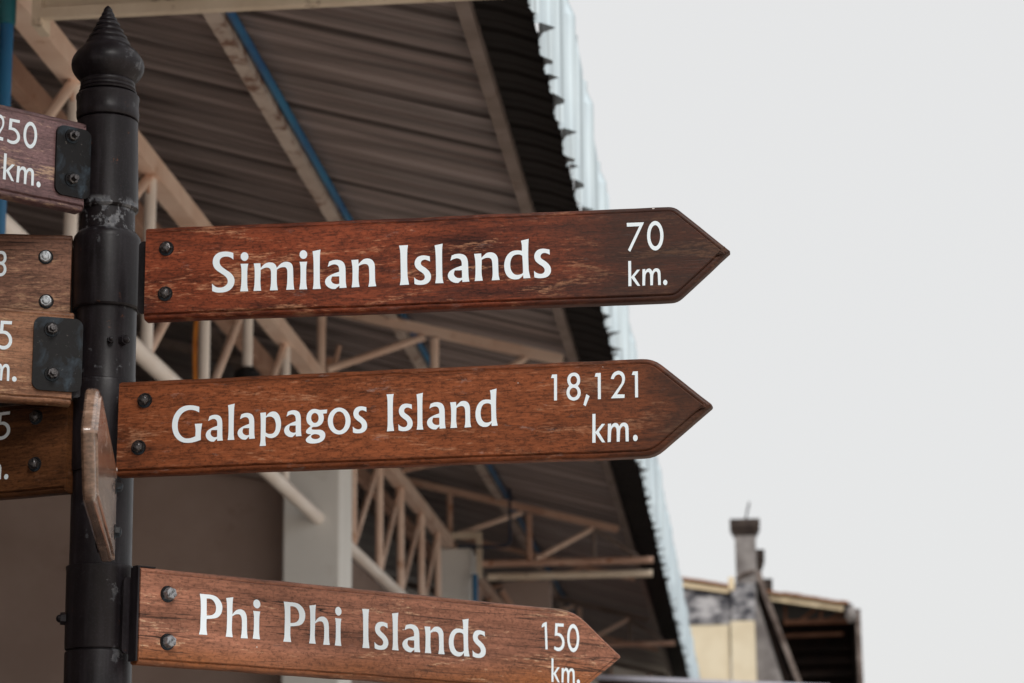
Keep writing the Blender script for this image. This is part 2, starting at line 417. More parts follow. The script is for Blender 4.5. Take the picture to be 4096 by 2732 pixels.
# ---------------------------------------------------------------- letter shapes (unit boxes) and where they sit on each board (metres)
GLYPHS = {
    'S': [[(0.9231, 0.9572), (0.926, 0.9163), (0.929, 0.8754), (0.9319, 0.8346), (0.9348, 0.7937), (0.9122, 0.8043), (0.8899, 0.8151), (0.8668, 0.8255), (0.8416, 0.8352), (0.8139, 0.8441), (0.7843, 0.8526), (0.7533, 0.8601), (0.7215, 0.866), (0.6889, 0.8702), (0.6553, 0.8732), (0.6206, 0.8747), (0.585, 0.8746), (0.5464, 0.8732), (0.5057, 0.8704), (0.4663, 0.8658), (0.4321, 0.8592), (0.4035, 0.85), (0.3787, 0.8386), (0.3579, 0.8258), (0.3416, 0.8124), (0.33, 0.7987), (0.3229, 0.7842), (0.3197, 0.7689), (0.3197, 0.7529), (0.3225, 0.7355), (0.3287, 0.7171), (0.3386, 0.6985), (0.3526, 0.6809), (0.3709, 0.6649), (0.3932, 0.6497), (0.4196, 0.6346), (0.45, 0.6188), (0.4853, 0.6021), (0.5253, 0.585), (0.5682, 0.5675), (0.6122, 0.5497), (0.6592, 0.5317), (0.7094, 0.5134), (0.7583, 0.4949), (0.8015, 0.4764), (0.838, 0.4581), (0.87, 0.4397), (0.8981, 0.4213), (0.9227, 0.4027), (0.9438, 0.3838), (0.9612, 0.3647), (0.9752, 0.3456), (0.9862, 0.3266), (0.994, 0.308), (0.9985, 0.2896), (1, 0.2709), (0.9986, 0.2516), (0.9947, 0.2314), (0.9881, 0.2105), (0.9781, 0.1893), (0.9637, 0.1684), (0.9446, 0.1473), (0.9213, 0.1258), (0.8943, 0.1053), (0.8643, 0.0866), (0.831, 0.07), (0.7942, 0.0549), (0.7547, 0.0415), (0.7133, 0.0302), (0.6693, 0.021), (0.6225, 0.0139), (0.5747, 0.0085), (0.5273, 0.0043), (0.4803, 0.0015), (0.433, 0.0001), (0.3862, 0), (0.3407, 0.0008), (0.2965, 0.0025), (0.2535, 0.0051), (0.2114, 0.0088), (0.1703, 0.0137), (0.1307, 0.0203), (0.0923, 0.0282), (0.0545, 0.0367), (0.0163, 0.045), (0.0123, 0.0903), (0.0082, 0.1356), (0.0041, 0.181), (0, 0.2264), (0.019, 0.2152), (0.0373, 0.204), (0.0569, 0.1928), (0.0797, 0.1817), (0.1062, 0.1701), (0.1354, 0.1581), (0.1668, 0.147), (0.2002, 0.1381), (0.2363, 0.1314), (0.275, 0.1263), (0.3146, 0.1231), (0.3537, 0.1217), (0.3927, 0.1224), (0.4322, 0.125), (0.4706, 0.1293), (0.5062, 0.1353), (0.5393, 0.1432), (0.5704, 0.1529), (0.5989, 0.164), (0.6239, 0.1757), (0.6455, 0.1883), (0.664, 0.202), (0.679, 0.2162), (0.6901, 0.2303), (0.6968, 0.244), (0.6995, 0.2577), (0.6987, 0.2717), (0.6952, 0.2862), (0.6893, 0.3014), (0.6806, 0.3171), (0.6685, 0.333), (0.6524, 0.3487), (0.6324, 0.3642), (0.6086, 0.3796), (0.5807, 0.3951), (0.5485, 0.4108), (0.5106, 0.4267), (0.4677, 0.4426), (0.4222, 0.459), (0.3763, 0.4763), (0.3282, 0.4948), (0.2776, 0.5143), (0.2289, 0.5341), (0.1865, 0.5534), (0.1518, 0.5718), (0.1223, 0.5897), (0.097, 0.6079), (0.0751, 0.627), (0.0563, 0.6478), (0.0412, 0.6697), (0.0296, 0.6916), (0.0211, 0.7126), (0.0161, 0.7322), (0.0146, 0.7511), (0.0158, 0.7696), (0.0185, 0.7876), (0.0219, 0.8052), (0.0267, 0.8222), (0.0345, 0.8391), (0.0469, 0.8565), (0.0647, 0.875), (0.0868, 0.8942), (0.1123, 0.9128), (0.14, 0.9295), (0.1699, 0.9443), (0.2026, 0.9577), (0.2376, 0.9695), (0.2748, 0.9791), (0.3148, 0.9864), (0.3575, 0.9916), (0.4014, 0.9953), (0.4447, 0.9979), (0.4873, 0.9996), (0.5299, 1), (0.5725, 0.9994), (0.6152, 0.9979), (0.6587, 0.9954), (0.7027, 0.9919), (0.7457, 0.9877), (0.7861, 0.9828), (0.8227, 0.9771), (0.8567, 0.9707), (0.8896, 0.9638)]],
    'i': [[(0.0047, 0.7063), (0.2432, 0.7053), (0.4817, 0.7043), (0.7202, 0.7033), (0.9586, 0.7023), (0.9354, 0.6753), (0.9112, 0.6485), (0.889, 0.6213), (0.8721, 0.5936), (0.8615, 0.5666), (0.8554, 0.54), (0.8528, 0.511), (0.8523, 0.4766), (0.8526, 0.4088), (0.8546, 0.3234), (0.8612, 0.2366), (0.8751, 0.1645), (0.8981, 0.1162), (0.9303, 0.0759), (0.966, 0.0387), (1, 0), (0.7528, 0.001), (0.5056, 0.002), (0.2584, 0.003), (0.0111, 0.004), (0.0406, 0.045), (0.0714, 0.0855), (0.0995, 0.1269), (0.1209, 0.1705), (0.1335, 0.219), (0.1398, 0.271), (0.1424, 0.3214), (0.1438, 0.3653), (0.1443, 0.3995), (0.1426, 0.4282), (0.1393, 0.4548), (0.135, 0.4824), (0.1311, 0.512), (0.1269, 0.5418), (0.1198, 0.5713), (0.1072, 0.5999), (0.0868, 0.6272), (0.0606, 0.6537), (0.0321, 0.6799)], [(0.9643, 0.8842), (0.954, 0.8595), (0.9201, 0.8362), (0.8642, 0.8155), (0.7892, 0.7985), (0.6988, 0.7859), (0.5975, 0.7785), (0.4905, 0.7766), (0.3831, 0.7803), (0.2806, 0.7894), (0.1882, 0.8034), (0.1105, 0.8218), (0.0514, 0.8434), (0.014, 0.8673), (0, 0.8923), (0.0102, 0.917), (0.0441, 0.9404), (0.1, 0.9611), (0.175, 0.9781), (0.2655, 0.9907), (0.3668, 0.9981), (0.4739, 1), (0.5815, 0.9963), (0.684, 0.9872), (0.7764, 0.9731), (0.8541, 0.9548), (0.913, 0.9331), (0.9504, 0.9092)]],
    'm': [[(0, 0.9857), (0.0404, 0.9847), (0.0809, 0.9838), (0.1213, 0.9828), (0.1617, 0.9818), (0.164, 0.938), (0.1663, 0.8941), (0.1686, 0.8503), (0.1709, 0.8065), (0.183, 0.8286), (0.1949, 0.851), (0.2072, 0.8729), (0.2208, 0.8937), (0.2357, 0.9139), (0.2517, 0.9336), (0.2685, 0.9515), (0.2858, 0.9664), (0.3039, 0.978), (0.3226, 0.9868), (0.3417, 0.9933), (0.3607, 0.9976), (0.3797, 0.9999), (0.3988, 1), (0.4177, 0.9978), (0.4358, 0.9932), (0.4535, 0.9862), (0.4708, 0.9767), (0.4872, 0.965), (0.5019, 0.9512), (0.515, 0.9346), (0.5267, 0.9153), (0.537, 0.8949), (0.5457, 0.8749), (0.5523, 0.8557), (0.5569, 0.8363), (0.5608, 0.8168), (0.5651, 0.7974), (0.5789, 0.8195), (0.5926, 0.8419), (0.6065, 0.8637), (0.6207, 0.8843), (0.6349, 0.9037), (0.6492, 0.9224), (0.6641, 0.9395), (0.6801, 0.9545), (0.6977, 0.9674), (0.7165, 0.9785), (0.7358, 0.9874), (0.7548, 0.9939), (0.7738, 0.9977), (0.7929, 0.9992), (0.8117, 0.9982), (0.8298, 0.995), (0.8474, 0.9895), (0.8645, 0.9817), (0.8807, 0.9714), (0.8957, 0.9584), (0.9095, 0.9427), (0.9223, 0.9243), (0.9337, 0.9032), (0.9431, 0.8793), (0.9503, 0.8521), (0.9556, 0.8218), (0.9595, 0.7893), (0.9628, 0.7554), (0.965, 0.7219), (0.966, 0.6877), (0.9666, 0.6498), (0.9676, 0.6053), (0.9693, 0.5432), (0.9713, 0.4699), (0.9733, 0.3961), (0.9752, 0.3328), (0.9766, 0.2852), (0.9779, 0.2453), (0.9795, 0.2083), (0.982, 0.1694), (0.9857, 0.1274), (0.9903, 0.085), (0.9952, 0.0425), (1, 0), (0.9505, 0.0001), (0.901, 0.0001), (0.8514, 0.0002), (0.8019, 0.0003), (0.807, 0.0439), (0.8123, 0.0869), (0.8172, 0.1311), (0.8211, 0.1784), (0.8236, 0.2293), (0.8253, 0.2828), (0.8263, 0.3384), (0.8269, 0.3956), (0.8272, 0.4584), (0.8271, 0.5257), (0.8264, 0.5893), (0.825, 0.6407), (0.8235, 0.6698), (0.8213, 0.6946), (0.8179, 0.7166), (0.813, 0.7368), (0.8064, 0.7558), (0.7984, 0.7729), (0.7891, 0.7874), (0.7788, 0.7988), (0.7677, 0.8062), (0.7554, 0.8103), (0.7422, 0.8121), (0.7281, 0.8126), (0.7126, 0.8118), (0.6957, 0.8092), (0.6787, 0.8051), (0.6626, 0.8), (0.6475, 0.7935), (0.6328, 0.7857), (0.6191, 0.7769), (0.6066, 0.7678), (0.596, 0.758), (0.5869, 0.7476), (0.5783, 0.7369), (0.5695, 0.7263), (0.5686, 0.7032), (0.5677, 0.681), (0.5669, 0.657), (0.5665, 0.6283), (0.5666, 0.5705), (0.5669, 0.4979), (0.5676, 0.4223), (0.5688, 0.3559), (0.5703, 0.3018), (0.5722, 0.2537), (0.5747, 0.2089), (0.5779, 0.165), (0.5821, 0.1221), (0.5872, 0.0812), (0.5927, 0.0412), (0.598, 0.0008), (0.5493, 0.0015), (0.5006, 0.0022), (0.452, 0.0029), (0.4033, 0.0036), (0.4089, 0.0524), (0.4147, 0.1009), (0.42, 0.1501), (0.424, 0.2008), (0.4263, 0.2531), (0.4274, 0.3066), (0.4277, 0.3615), (0.4277, 0.4183), (0.4275, 0.4815), (0.4268, 0.5494), (0.4256, 0.6132), (0.4237, 0.6637), (0.4218, 0.6889), (0.4189, 0.7104), (0.415, 0.7292), (0.4098, 0.7464), (0.4035, 0.762), (0.3961, 0.7756), (0.3874, 0.7874), (0.3775, 0.7973), (0.3658, 0.8056), (0.3526, 0.8122), (0.3386, 0.8169), (0.3247, 0.8195), (0.3109, 0.8196), (0.2968, 0.8175), (0.2826, 0.8138), (0.2685, 0.8091), (0.2541, 0.8032), (0.2395, 0.7959), (0.2254, 0.7878), (0.2124, 0.7795), (0.2011, 0.771), (0.191, 0.762), (0.1814, 0.7528), (0.1715, 0.7437), (0.171, 0.6936), (0.1705, 0.6438), (0.1701, 0.5935), (0.1696, 0.542), (0.169, 0.4874), (0.1682, 0.4307), (0.1677, 0.3752), (0.1679, 0.3241), (0.1689, 0.2793), (0.1704, 0.2386), (0.1725, 0.1998), (0.1751, 0.1605), (0.1786, 0.1205), (0.1828, 0.0808), (0.1873, 0.0414), (0.1916, 0.0019), (0.1443, 0.0032), (0.0969, 0.0045), (0.0496, 0.0057), (0.0022, 0.007), (0.0072, 0.0537), (0.0124, 0.0999), (0.0172, 0.1471), (0.021, 0.1964), (0.0234, 0.2487), (0.0248, 0.3033), (0.0257, 0.3588), (0.0263, 0.4139), (0.0268, 0.4696), (0.0269, 0.5263), (0.0266, 0.5812), (0.0261, 0.632), (0.0254, 0.6762), (0.0246, 0.7158), (0.0232, 0.7545), (0.0207, 0.796), (0.0166, 0.8416), (0.0113, 0.8893), (0.0055, 0.9377)]],
    'l': [[(0, 0.9633), (0.2303, 0.9725), (0.4606, 0.9816), (0.6908, 0.9908), (0.9211, 1), (0.9058, 0.9725), (0.8899, 0.9461), (0.8753, 0.9175), (0.8637, 0.8832), (0.8554, 0.8427), (0.8495, 0.7979), (0.8459, 0.747), (0.8443, 0.6882), (0.845, 0.5993), (0.848, 0.492), (0.8526, 0.3853), (0.8582, 0.2985), (0.8625, 0.246), (0.8679, 0.201), (0.8765, 0.1609), (0.8907, 0.1232), (0.9126, 0.0888), (0.9405, 0.0584), (0.9709, 0.0296), (1, 0), (0.766, 0.0005), (0.5319, 0.0011), (0.2977, 0.0016), (0.0635, 0.0022), (0.0859, 0.0329), (0.1094, 0.063), (0.1306, 0.0945), (0.1462, 0.1297), (0.1549, 0.1676), (0.1585, 0.2075), (0.1587, 0.2523), (0.157, 0.3045), (0.1524, 0.3923), (0.1446, 0.5006), (0.1349, 0.6083), (0.1245, 0.6945), (0.1153, 0.7413), (0.1035, 0.7815), (0.0897, 0.8174), (0.0746, 0.8512), (0.0577, 0.8824), (0.0389, 0.91), (0.0192, 0.9363)]],
    'a': [[(0.122, 0.7742), (0.1375, 0.8173), (0.1531, 0.8604), (0.1687, 0.9035), (0.1843, 0.9466), (0.2178, 0.956), (0.2511, 0.9656), (0.2847, 0.9747), (0.3189, 0.9823), (0.3534, 0.9884), (0.3883, 0.9934), (0.4239, 0.9971), (0.4608, 0.9992), (0.4995, 1), (0.5396, 0.9995), (0.5802, 0.997), (0.6206, 0.9918), (0.662, 0.9837), (0.7044, 0.973), (0.7449, 0.96), (0.7807, 0.9448), (0.8111, 0.9275), (0.8375, 0.908), (0.8605, 0.8863), (0.8806, 0.8627), (0.8976, 0.837), (0.9112, 0.8092), (0.9221, 0.7794), (0.9311, 0.7478), (0.9376, 0.7151), (0.9413, 0.681), (0.9438, 0.644), (0.9463, 0.6023), (0.949, 0.5536), (0.9511, 0.4993), (0.953, 0.4438), (0.9549, 0.3914), (0.9564, 0.3433), (0.9574, 0.2973), (0.9593, 0.2522), (0.9633, 0.2071), (0.9705, 0.1618), (0.9799, 0.1169), (0.9902, 0.0721), (1, 0.0273), (0.9186, 0.0264), (0.8373, 0.0254), (0.7559, 0.0245), (0.6745, 0.0235), (0.6735, 0.0439), (0.6724, 0.0643), (0.6714, 0.0847), (0.6703, 0.1051), (0.6463, 0.0928), (0.6223, 0.0805), (0.5984, 0.0681), (0.5751, 0.0553), (0.5526, 0.0418), (0.5307, 0.028), (0.5089, 0.0139), (0.4871, 0), (0.4472, 0.0008), (0.4074, 0.0008), (0.3676, 0.0023), (0.3277, 0.0072), (0.2867, 0.0163), (0.2449, 0.0284), (0.2046, 0.0429), (0.1678, 0.0591), (0.1345, 0.0772), (0.1039, 0.0975), (0.0766, 0.1192), (0.0536, 0.1412), (0.0351, 0.1642), (0.0206, 0.1882), (0.0099, 0.2122), (0.003, 0.2348), (0, 0.2554), (0.0009, 0.2748), (0.0053, 0.2939), (0.0129, 0.3134), (0.0235, 0.3342), (0.0373, 0.3555), (0.0547, 0.3764), (0.0759, 0.3959), (0.1009, 0.4133), (0.1295, 0.4294), (0.1622, 0.4449), (0.1995, 0.4608), (0.2416, 0.4773), (0.2883, 0.4939), (0.3392, 0.5104), (0.3939, 0.5262), (0.454, 0.5413), (0.5191, 0.5559), (0.5862, 0.5702), (0.6523, 0.5846), (0.6519, 0.6114), (0.6521, 0.6386), (0.6512, 0.6652), (0.6479, 0.6901), (0.6423, 0.7136), (0.6349, 0.736), (0.625, 0.7568), (0.6117, 0.7756), (0.5946, 0.7925), (0.574, 0.8076), (0.5509, 0.8205), (0.5261, 0.8309), (0.4992, 0.8387), (0.4699, 0.844), (0.4394, 0.8469), (0.4089, 0.8476), (0.3792, 0.8459), (0.3497, 0.8419), (0.3187, 0.8357), (0.2848, 0.8275), (0.2468, 0.8165), (0.2058, 0.8029), (0.1636, 0.7883)], [(0.3274, 0.4307), (0.4098, 0.4303), (0.4923, 0.4299), (0.5747, 0.4294), (0.6571, 0.429), (0.6585, 0.3658), (0.6599, 0.3026), (0.6613, 0.2394), (0.6627, 0.1763), (0.641, 0.1718), (0.6196, 0.1668), (0.5976, 0.1627), (0.5743, 0.1604), (0.5489, 0.1601), (0.5222, 0.1613), (0.4949, 0.1641), (0.4679, 0.1687), (0.4403, 0.1755), (0.412, 0.1842), (0.385, 0.1944), (0.3613, 0.206), (0.3411, 0.2195), (0.3234, 0.2349), (0.3086, 0.2508), (0.297, 0.2657), (0.2892, 0.2795), (0.2848, 0.2927), (0.2828, 0.3057), (0.2823, 0.3188), (0.2833, 0.3317), (0.2863, 0.3445), (0.2907, 0.3575), (0.296, 0.3711), (0.3026, 0.3854), (0.3106, 0.4004), (0.3192, 0.4156)]],
    'n': [[(0, 0.9666), (0.0697, 0.9683), (0.1393, 0.9699), (0.209, 0.9715), (0.2786, 0.9731), (0.2811, 0.9344), (0.2836, 0.8956), (0.2861, 0.8569), (0.2885, 0.8182), (0.3102, 0.8378), (0.3316, 0.8573), (0.3535, 0.8769), (0.3769, 0.8964), (0.402, 0.9171), (0.4282, 0.9385), (0.4555, 0.9583), (0.4837, 0.974), (0.5132, 0.9849), (0.5439, 0.9924), (0.5751, 0.997), (0.606, 0.9995), (0.6369, 1), (0.6681, 0.9982), (0.6989, 0.9939), (0.7284, 0.987), (0.7571, 0.9776), (0.7852, 0.9655), (0.8117, 0.9511), (0.8356, 0.9345), (0.8567, 0.9152), (0.8757, 0.8934), (0.8922, 0.8698), (0.9062, 0.8453), (0.9173, 0.821), (0.9257, 0.7963), (0.932, 0.7687), (0.937, 0.7358), (0.9404, 0.696), (0.9418, 0.6511), (0.9426, 0.6012), (0.9437, 0.5462), (0.9452, 0.4811), (0.9467, 0.4076), (0.9484, 0.3357), (0.9505, 0.2757), (0.9525, 0.236), (0.9547, 0.2026), (0.958, 0.1719), (0.9631, 0.1403), (0.9706, 0.1073), (0.98, 0.0747), (0.9902, 0.0422), (1, 0.0096), (0.9207, 0.0076), (0.8415, 0.0056), (0.7622, 0.0036), (0.6829, 0.0016), (0.6927, 0.0441), (0.703, 0.086), (0.7123, 0.1292), (0.7189, 0.1757), (0.7221, 0.2267), (0.7229, 0.281), (0.7223, 0.3367), (0.7212, 0.3917), (0.7198, 0.4484), (0.7176, 0.5067), (0.7147, 0.5618), (0.7113, 0.6084), (0.7084, 0.6413), (0.705, 0.6695), (0.7002, 0.6944), (0.6926, 0.7173), (0.6822, 0.7386), (0.6696, 0.7576), (0.6546, 0.7738), (0.6374, 0.787), (0.6177, 0.7967), (0.5956, 0.8032), (0.5715, 0.8071), (0.5455, 0.8092), (0.5171, 0.8095), (0.4863, 0.8077), (0.4545, 0.8037), (0.4232, 0.7972), (0.3927, 0.7874), (0.3622, 0.7746), (0.3316, 0.7607), (0.3011, 0.7473), (0.298, 0.682), (0.2948, 0.6165), (0.292, 0.5515), (0.29, 0.4878), (0.2885, 0.4257), (0.2874, 0.3648), (0.2878, 0.3046), (0.2912, 0.2444), (0.2986, 0.1844), (0.3091, 0.1246), (0.3208, 0.0651), (0.3319, 0.0055), (0.2533, 0.0041), (0.1747, 0.0027), (0.0961, 0.0014), (0.0174, 0), (0.0245, 0.0474), (0.0318, 0.0933), (0.0386, 0.1423), (0.0439, 0.1989), (0.0475, 0.2675), (0.05, 0.3446), (0.0513, 0.4232), (0.0515, 0.4961), (0.0509, 0.5612), (0.0493, 0.6225), (0.0462, 0.6816), (0.041, 0.7401), (0.0329, 0.798), (0.0224, 0.8545), (0.011, 0.9104)]],
    'I': [[(0, 0.9964), (0.2256, 0.9973), (0.4511, 0.9982), (0.6766, 0.9991), (0.902, 1), (0.8821, 0.9701), (0.8611, 0.9415), (0.8423, 0.9103), (0.8289, 0.8729), (0.82, 0.8207), (0.8149, 0.7602), (0.813, 0.6923), (0.8136, 0.6179), (0.8168, 0.5285), (0.823, 0.4267), (0.8314, 0.3295), (0.8414, 0.2539), (0.8504, 0.2225), (0.8636, 0.1968), (0.8801, 0.1723), (0.8991, 0.1444), (0.9213, 0.1118), (0.9468, 0.0768), (0.9738, 0.041), (1, 0.0056), (0.77, 0.0042), (0.54, 0.0028), (0.31, 0.0014), (0.0799, 0), (0.1015, 0.0318), (0.1243, 0.0626), (0.1448, 0.0954), (0.1597, 0.1334), (0.1673, 0.1766), (0.1697, 0.2234), (0.1689, 0.2752), (0.167, 0.3332), (0.1638, 0.4012), (0.1585, 0.4776), (0.152, 0.5546), (0.1454, 0.6245), (0.1407, 0.6859), (0.1368, 0.7427), (0.1299, 0.7952), (0.1164, 0.8436), (0.0934, 0.8865), (0.0637, 0.9241), (0.0312, 0.9597)]],
    's': [[(0.9264, 0.9599), (0.9305, 0.9159), (0.9345, 0.8719), (0.9386, 0.828), (0.9427, 0.7841), (0.9122, 0.7936), (0.8821, 0.8032), (0.8512, 0.8126), (0.8183, 0.8215), (0.7825, 0.8306), (0.7448, 0.8398), (0.7062, 0.8475), (0.668, 0.8521), (0.6292, 0.8531), (0.5896, 0.8516), (0.5515, 0.8474), (0.5175, 0.8407), (0.4873, 0.831), (0.4599, 0.8185), (0.4366, 0.8041), (0.4184, 0.7886), (0.4053, 0.7715), (0.3966, 0.7525), (0.3934, 0.7332), (0.3967, 0.715), (0.4066, 0.6986), (0.4225, 0.6832), (0.4449, 0.6678), (0.4738, 0.6515), (0.5139, 0.6335), (0.5631, 0.6148), (0.6158, 0.5948), (0.6668, 0.5731), (0.717, 0.549), (0.7685, 0.523), (0.8173, 0.4963), (0.8595, 0.4701), (0.8939, 0.4447), (0.9228, 0.4194), (0.9467, 0.3942), (0.9662, 0.3691), (0.9814, 0.3444), (0.992, 0.32), (0.9981, 0.2953), (1, 0.2698), (0.9983, 0.2427), (0.9927, 0.2146), (0.9821, 0.1865), (0.9651, 0.1598), (0.9409, 0.1338), (0.9104, 0.1083), (0.875, 0.0846), (0.836, 0.0643), (0.7932, 0.0478), (0.7461, 0.0343), (0.6956, 0.0233), (0.6428, 0.0144), (0.5863, 0.0078), (0.5262, 0.0035), (0.4654, 0.0011), (0.4069, 0), (0.3508, 0.0003), (0.2957, 0.0022), (0.2425, 0.0054), (0.1925, 0.0097), (0.1465, 0.0155), (0.104, 0.0227), (0.0628, 0.0305), (0.0209, 0.0381), (0.0157, 0.0942), (0.0104, 0.1503), (0.0052, 0.2064), (0, 0.2626), (0.0253, 0.2476), (0.0496, 0.2324), (0.0759, 0.2176), (0.1072, 0.2036), (0.1456, 0.1898), (0.1889, 0.1763), (0.2343, 0.1644), (0.2787, 0.1554), (0.3228, 0.1494), (0.3678, 0.1459), (0.4111, 0.1449), (0.4504, 0.1467), (0.4855, 0.1516), (0.5177, 0.1595), (0.5463, 0.1695), (0.5706, 0.1809), (0.5908, 0.1938), (0.6069, 0.2086), (0.619, 0.2246), (0.6267, 0.2412), (0.6304, 0.2587), (0.63, 0.2773), (0.6249, 0.2964), (0.6141, 0.3154), (0.5983, 0.3339), (0.5775, 0.3524), (0.5505, 0.3714), (0.5157, 0.3915), (0.4693, 0.4133), (0.4131, 0.4362), (0.3546, 0.4596), (0.3013, 0.4827), (0.2534, 0.505), (0.2075, 0.5272), (0.1656, 0.5496), (0.1297, 0.5729), (0.1006, 0.5974), (0.077, 0.6227), (0.0583, 0.6483), (0.044, 0.6736), (0.0341, 0.6985), (0.0289, 0.7233), (0.028, 0.7481), (0.0314, 0.7727), (0.0389, 0.7975), (0.0506, 0.8225), (0.0668, 0.8469), (0.0876, 0.8703), (0.1133, 0.8932), (0.1436, 0.9157), (0.1783, 0.9364), (0.2169, 0.9539), (0.2603, 0.9678), (0.3084, 0.979), (0.3592, 0.9876), (0.4106, 0.994), (0.4609, 0.9981), (0.5115, 1), (0.5654, 0.9995), (0.6257, 0.9965), (0.6948, 0.9901), (0.7707, 0.9806), (0.8492, 0.9699)]],
    'd': [[(0.6522, 0.959), (0.7267, 0.9692), (0.8012, 0.9795), (0.8757, 0.9897), (0.9502, 1), (0.9456, 0.9585), (0.9409, 0.9185), (0.9365, 0.8755), (0.9328, 0.8251), (0.9297, 0.765), (0.927, 0.698), (0.9252, 0.6269), (0.9247, 0.5545), (0.9258, 0.4757), (0.9281, 0.3911), (0.9314, 0.3116), (0.9353, 0.2481), (0.939, 0.2165), (0.9441, 0.1902), (0.9505, 0.1658), (0.9581, 0.1396), (0.9672, 0.1108), (0.9779, 0.0813), (0.9891, 0.0515), (1, 0.0218), (0.9329, 0.0208), (0.8658, 0.0198), (0.7987, 0.0188), (0.7316, 0.0178), (0.7292, 0.0389), (0.7269, 0.0601), (0.7245, 0.0813), (0.7221, 0.1024), (0.7034, 0.0886), (0.6848, 0.0745), (0.6659, 0.0609), (0.6464, 0.0486), (0.627, 0.0375), (0.6076, 0.0273), (0.5867, 0.0184), (0.5627, 0.0112), (0.5347, 0.006), (0.5037, 0.0025), (0.471, 0.0005), (0.4379, 0), (0.4043, 0.0006), (0.3696, 0.0025), (0.3345, 0.0063), (0.2996, 0.0125), (0.2642, 0.0212), (0.2281, 0.0322), (0.1934, 0.0454), (0.1619, 0.0608), (0.1341, 0.0786), (0.1089, 0.0987), (0.0863, 0.1207), (0.0663, 0.1442), (0.049, 0.1697), (0.0342, 0.1973), (0.0221, 0.2256), (0.0126, 0.2535), (0.0058, 0.2807), (0.0017, 0.3078), (0, 0.3349), (0.0005, 0.3619), (0.003, 0.3889), (0.0078, 0.4158), (0.0148, 0.4427), (0.0244, 0.4695), (0.0362, 0.4966), (0.0503, 0.524), (0.0671, 0.5508), (0.0872, 0.5761), (0.1112, 0.6002), (0.1387, 0.6235), (0.1686, 0.6449), (0.1998, 0.6635), (0.2321, 0.6789), (0.2662, 0.6917), (0.302, 0.7021), (0.3394, 0.7104), (0.3789, 0.7165), (0.4201, 0.7202), (0.4628, 0.722), (0.5063, 0.7223), (0.5509, 0.7207), (0.5967, 0.7171), (0.6431, 0.7126), (0.6892, 0.7086), (0.6887, 0.7405), (0.6883, 0.7732), (0.6876, 0.8043), (0.6859, 0.8315), (0.6831, 0.8532), (0.6793, 0.8718), (0.675, 0.8884), (0.6706, 0.9042), (0.6662, 0.9192), (0.6616, 0.9327), (0.6569, 0.9457)], [(0.6979, 0.582), (0.6779, 0.5903), (0.6584, 0.599), (0.6379, 0.607), (0.6153, 0.613), (0.5899, 0.617), (0.5625, 0.6194), (0.5338, 0.6203), (0.5044, 0.6195), (0.4731, 0.6171), (0.4401, 0.6132), (0.4079, 0.6074), (0.3792, 0.5993), (0.3544, 0.5886), (0.3322, 0.5758), (0.3125, 0.5607), (0.2949, 0.5437), (0.2795, 0.524), (0.2663, 0.5019), (0.2552, 0.4785), (0.2462, 0.4548), (0.2391, 0.4308), (0.234, 0.4061), (0.2311, 0.381), (0.2307, 0.356), (0.2328, 0.3308), (0.2374, 0.3052), (0.2445, 0.2801), (0.2539, 0.2564), (0.266, 0.2338), (0.2806, 0.2121), (0.2974, 0.1918), (0.3163, 0.1738), (0.3373, 0.1579), (0.3604, 0.1439), (0.3856, 0.1321), (0.4124, 0.1228), (0.4418, 0.1164), (0.4736, 0.1126), (0.506, 0.1109), (0.5368, 0.1107), (0.5665, 0.1123), (0.5957, 0.1157), (0.6233, 0.1205), (0.6478, 0.1259), (0.6682, 0.1321), (0.6853, 0.1394), (0.7011, 0.1472), (0.7176, 0.1547), (0.7171, 0.198), (0.7168, 0.2418), (0.7163, 0.2848), (0.7153, 0.3256), (0.7136, 0.3644), (0.7115, 0.4015), (0.7092, 0.4368), (0.7069, 0.47), (0.7047, 0.5002), (0.7024, 0.528), (0.7002, 0.5547)]],
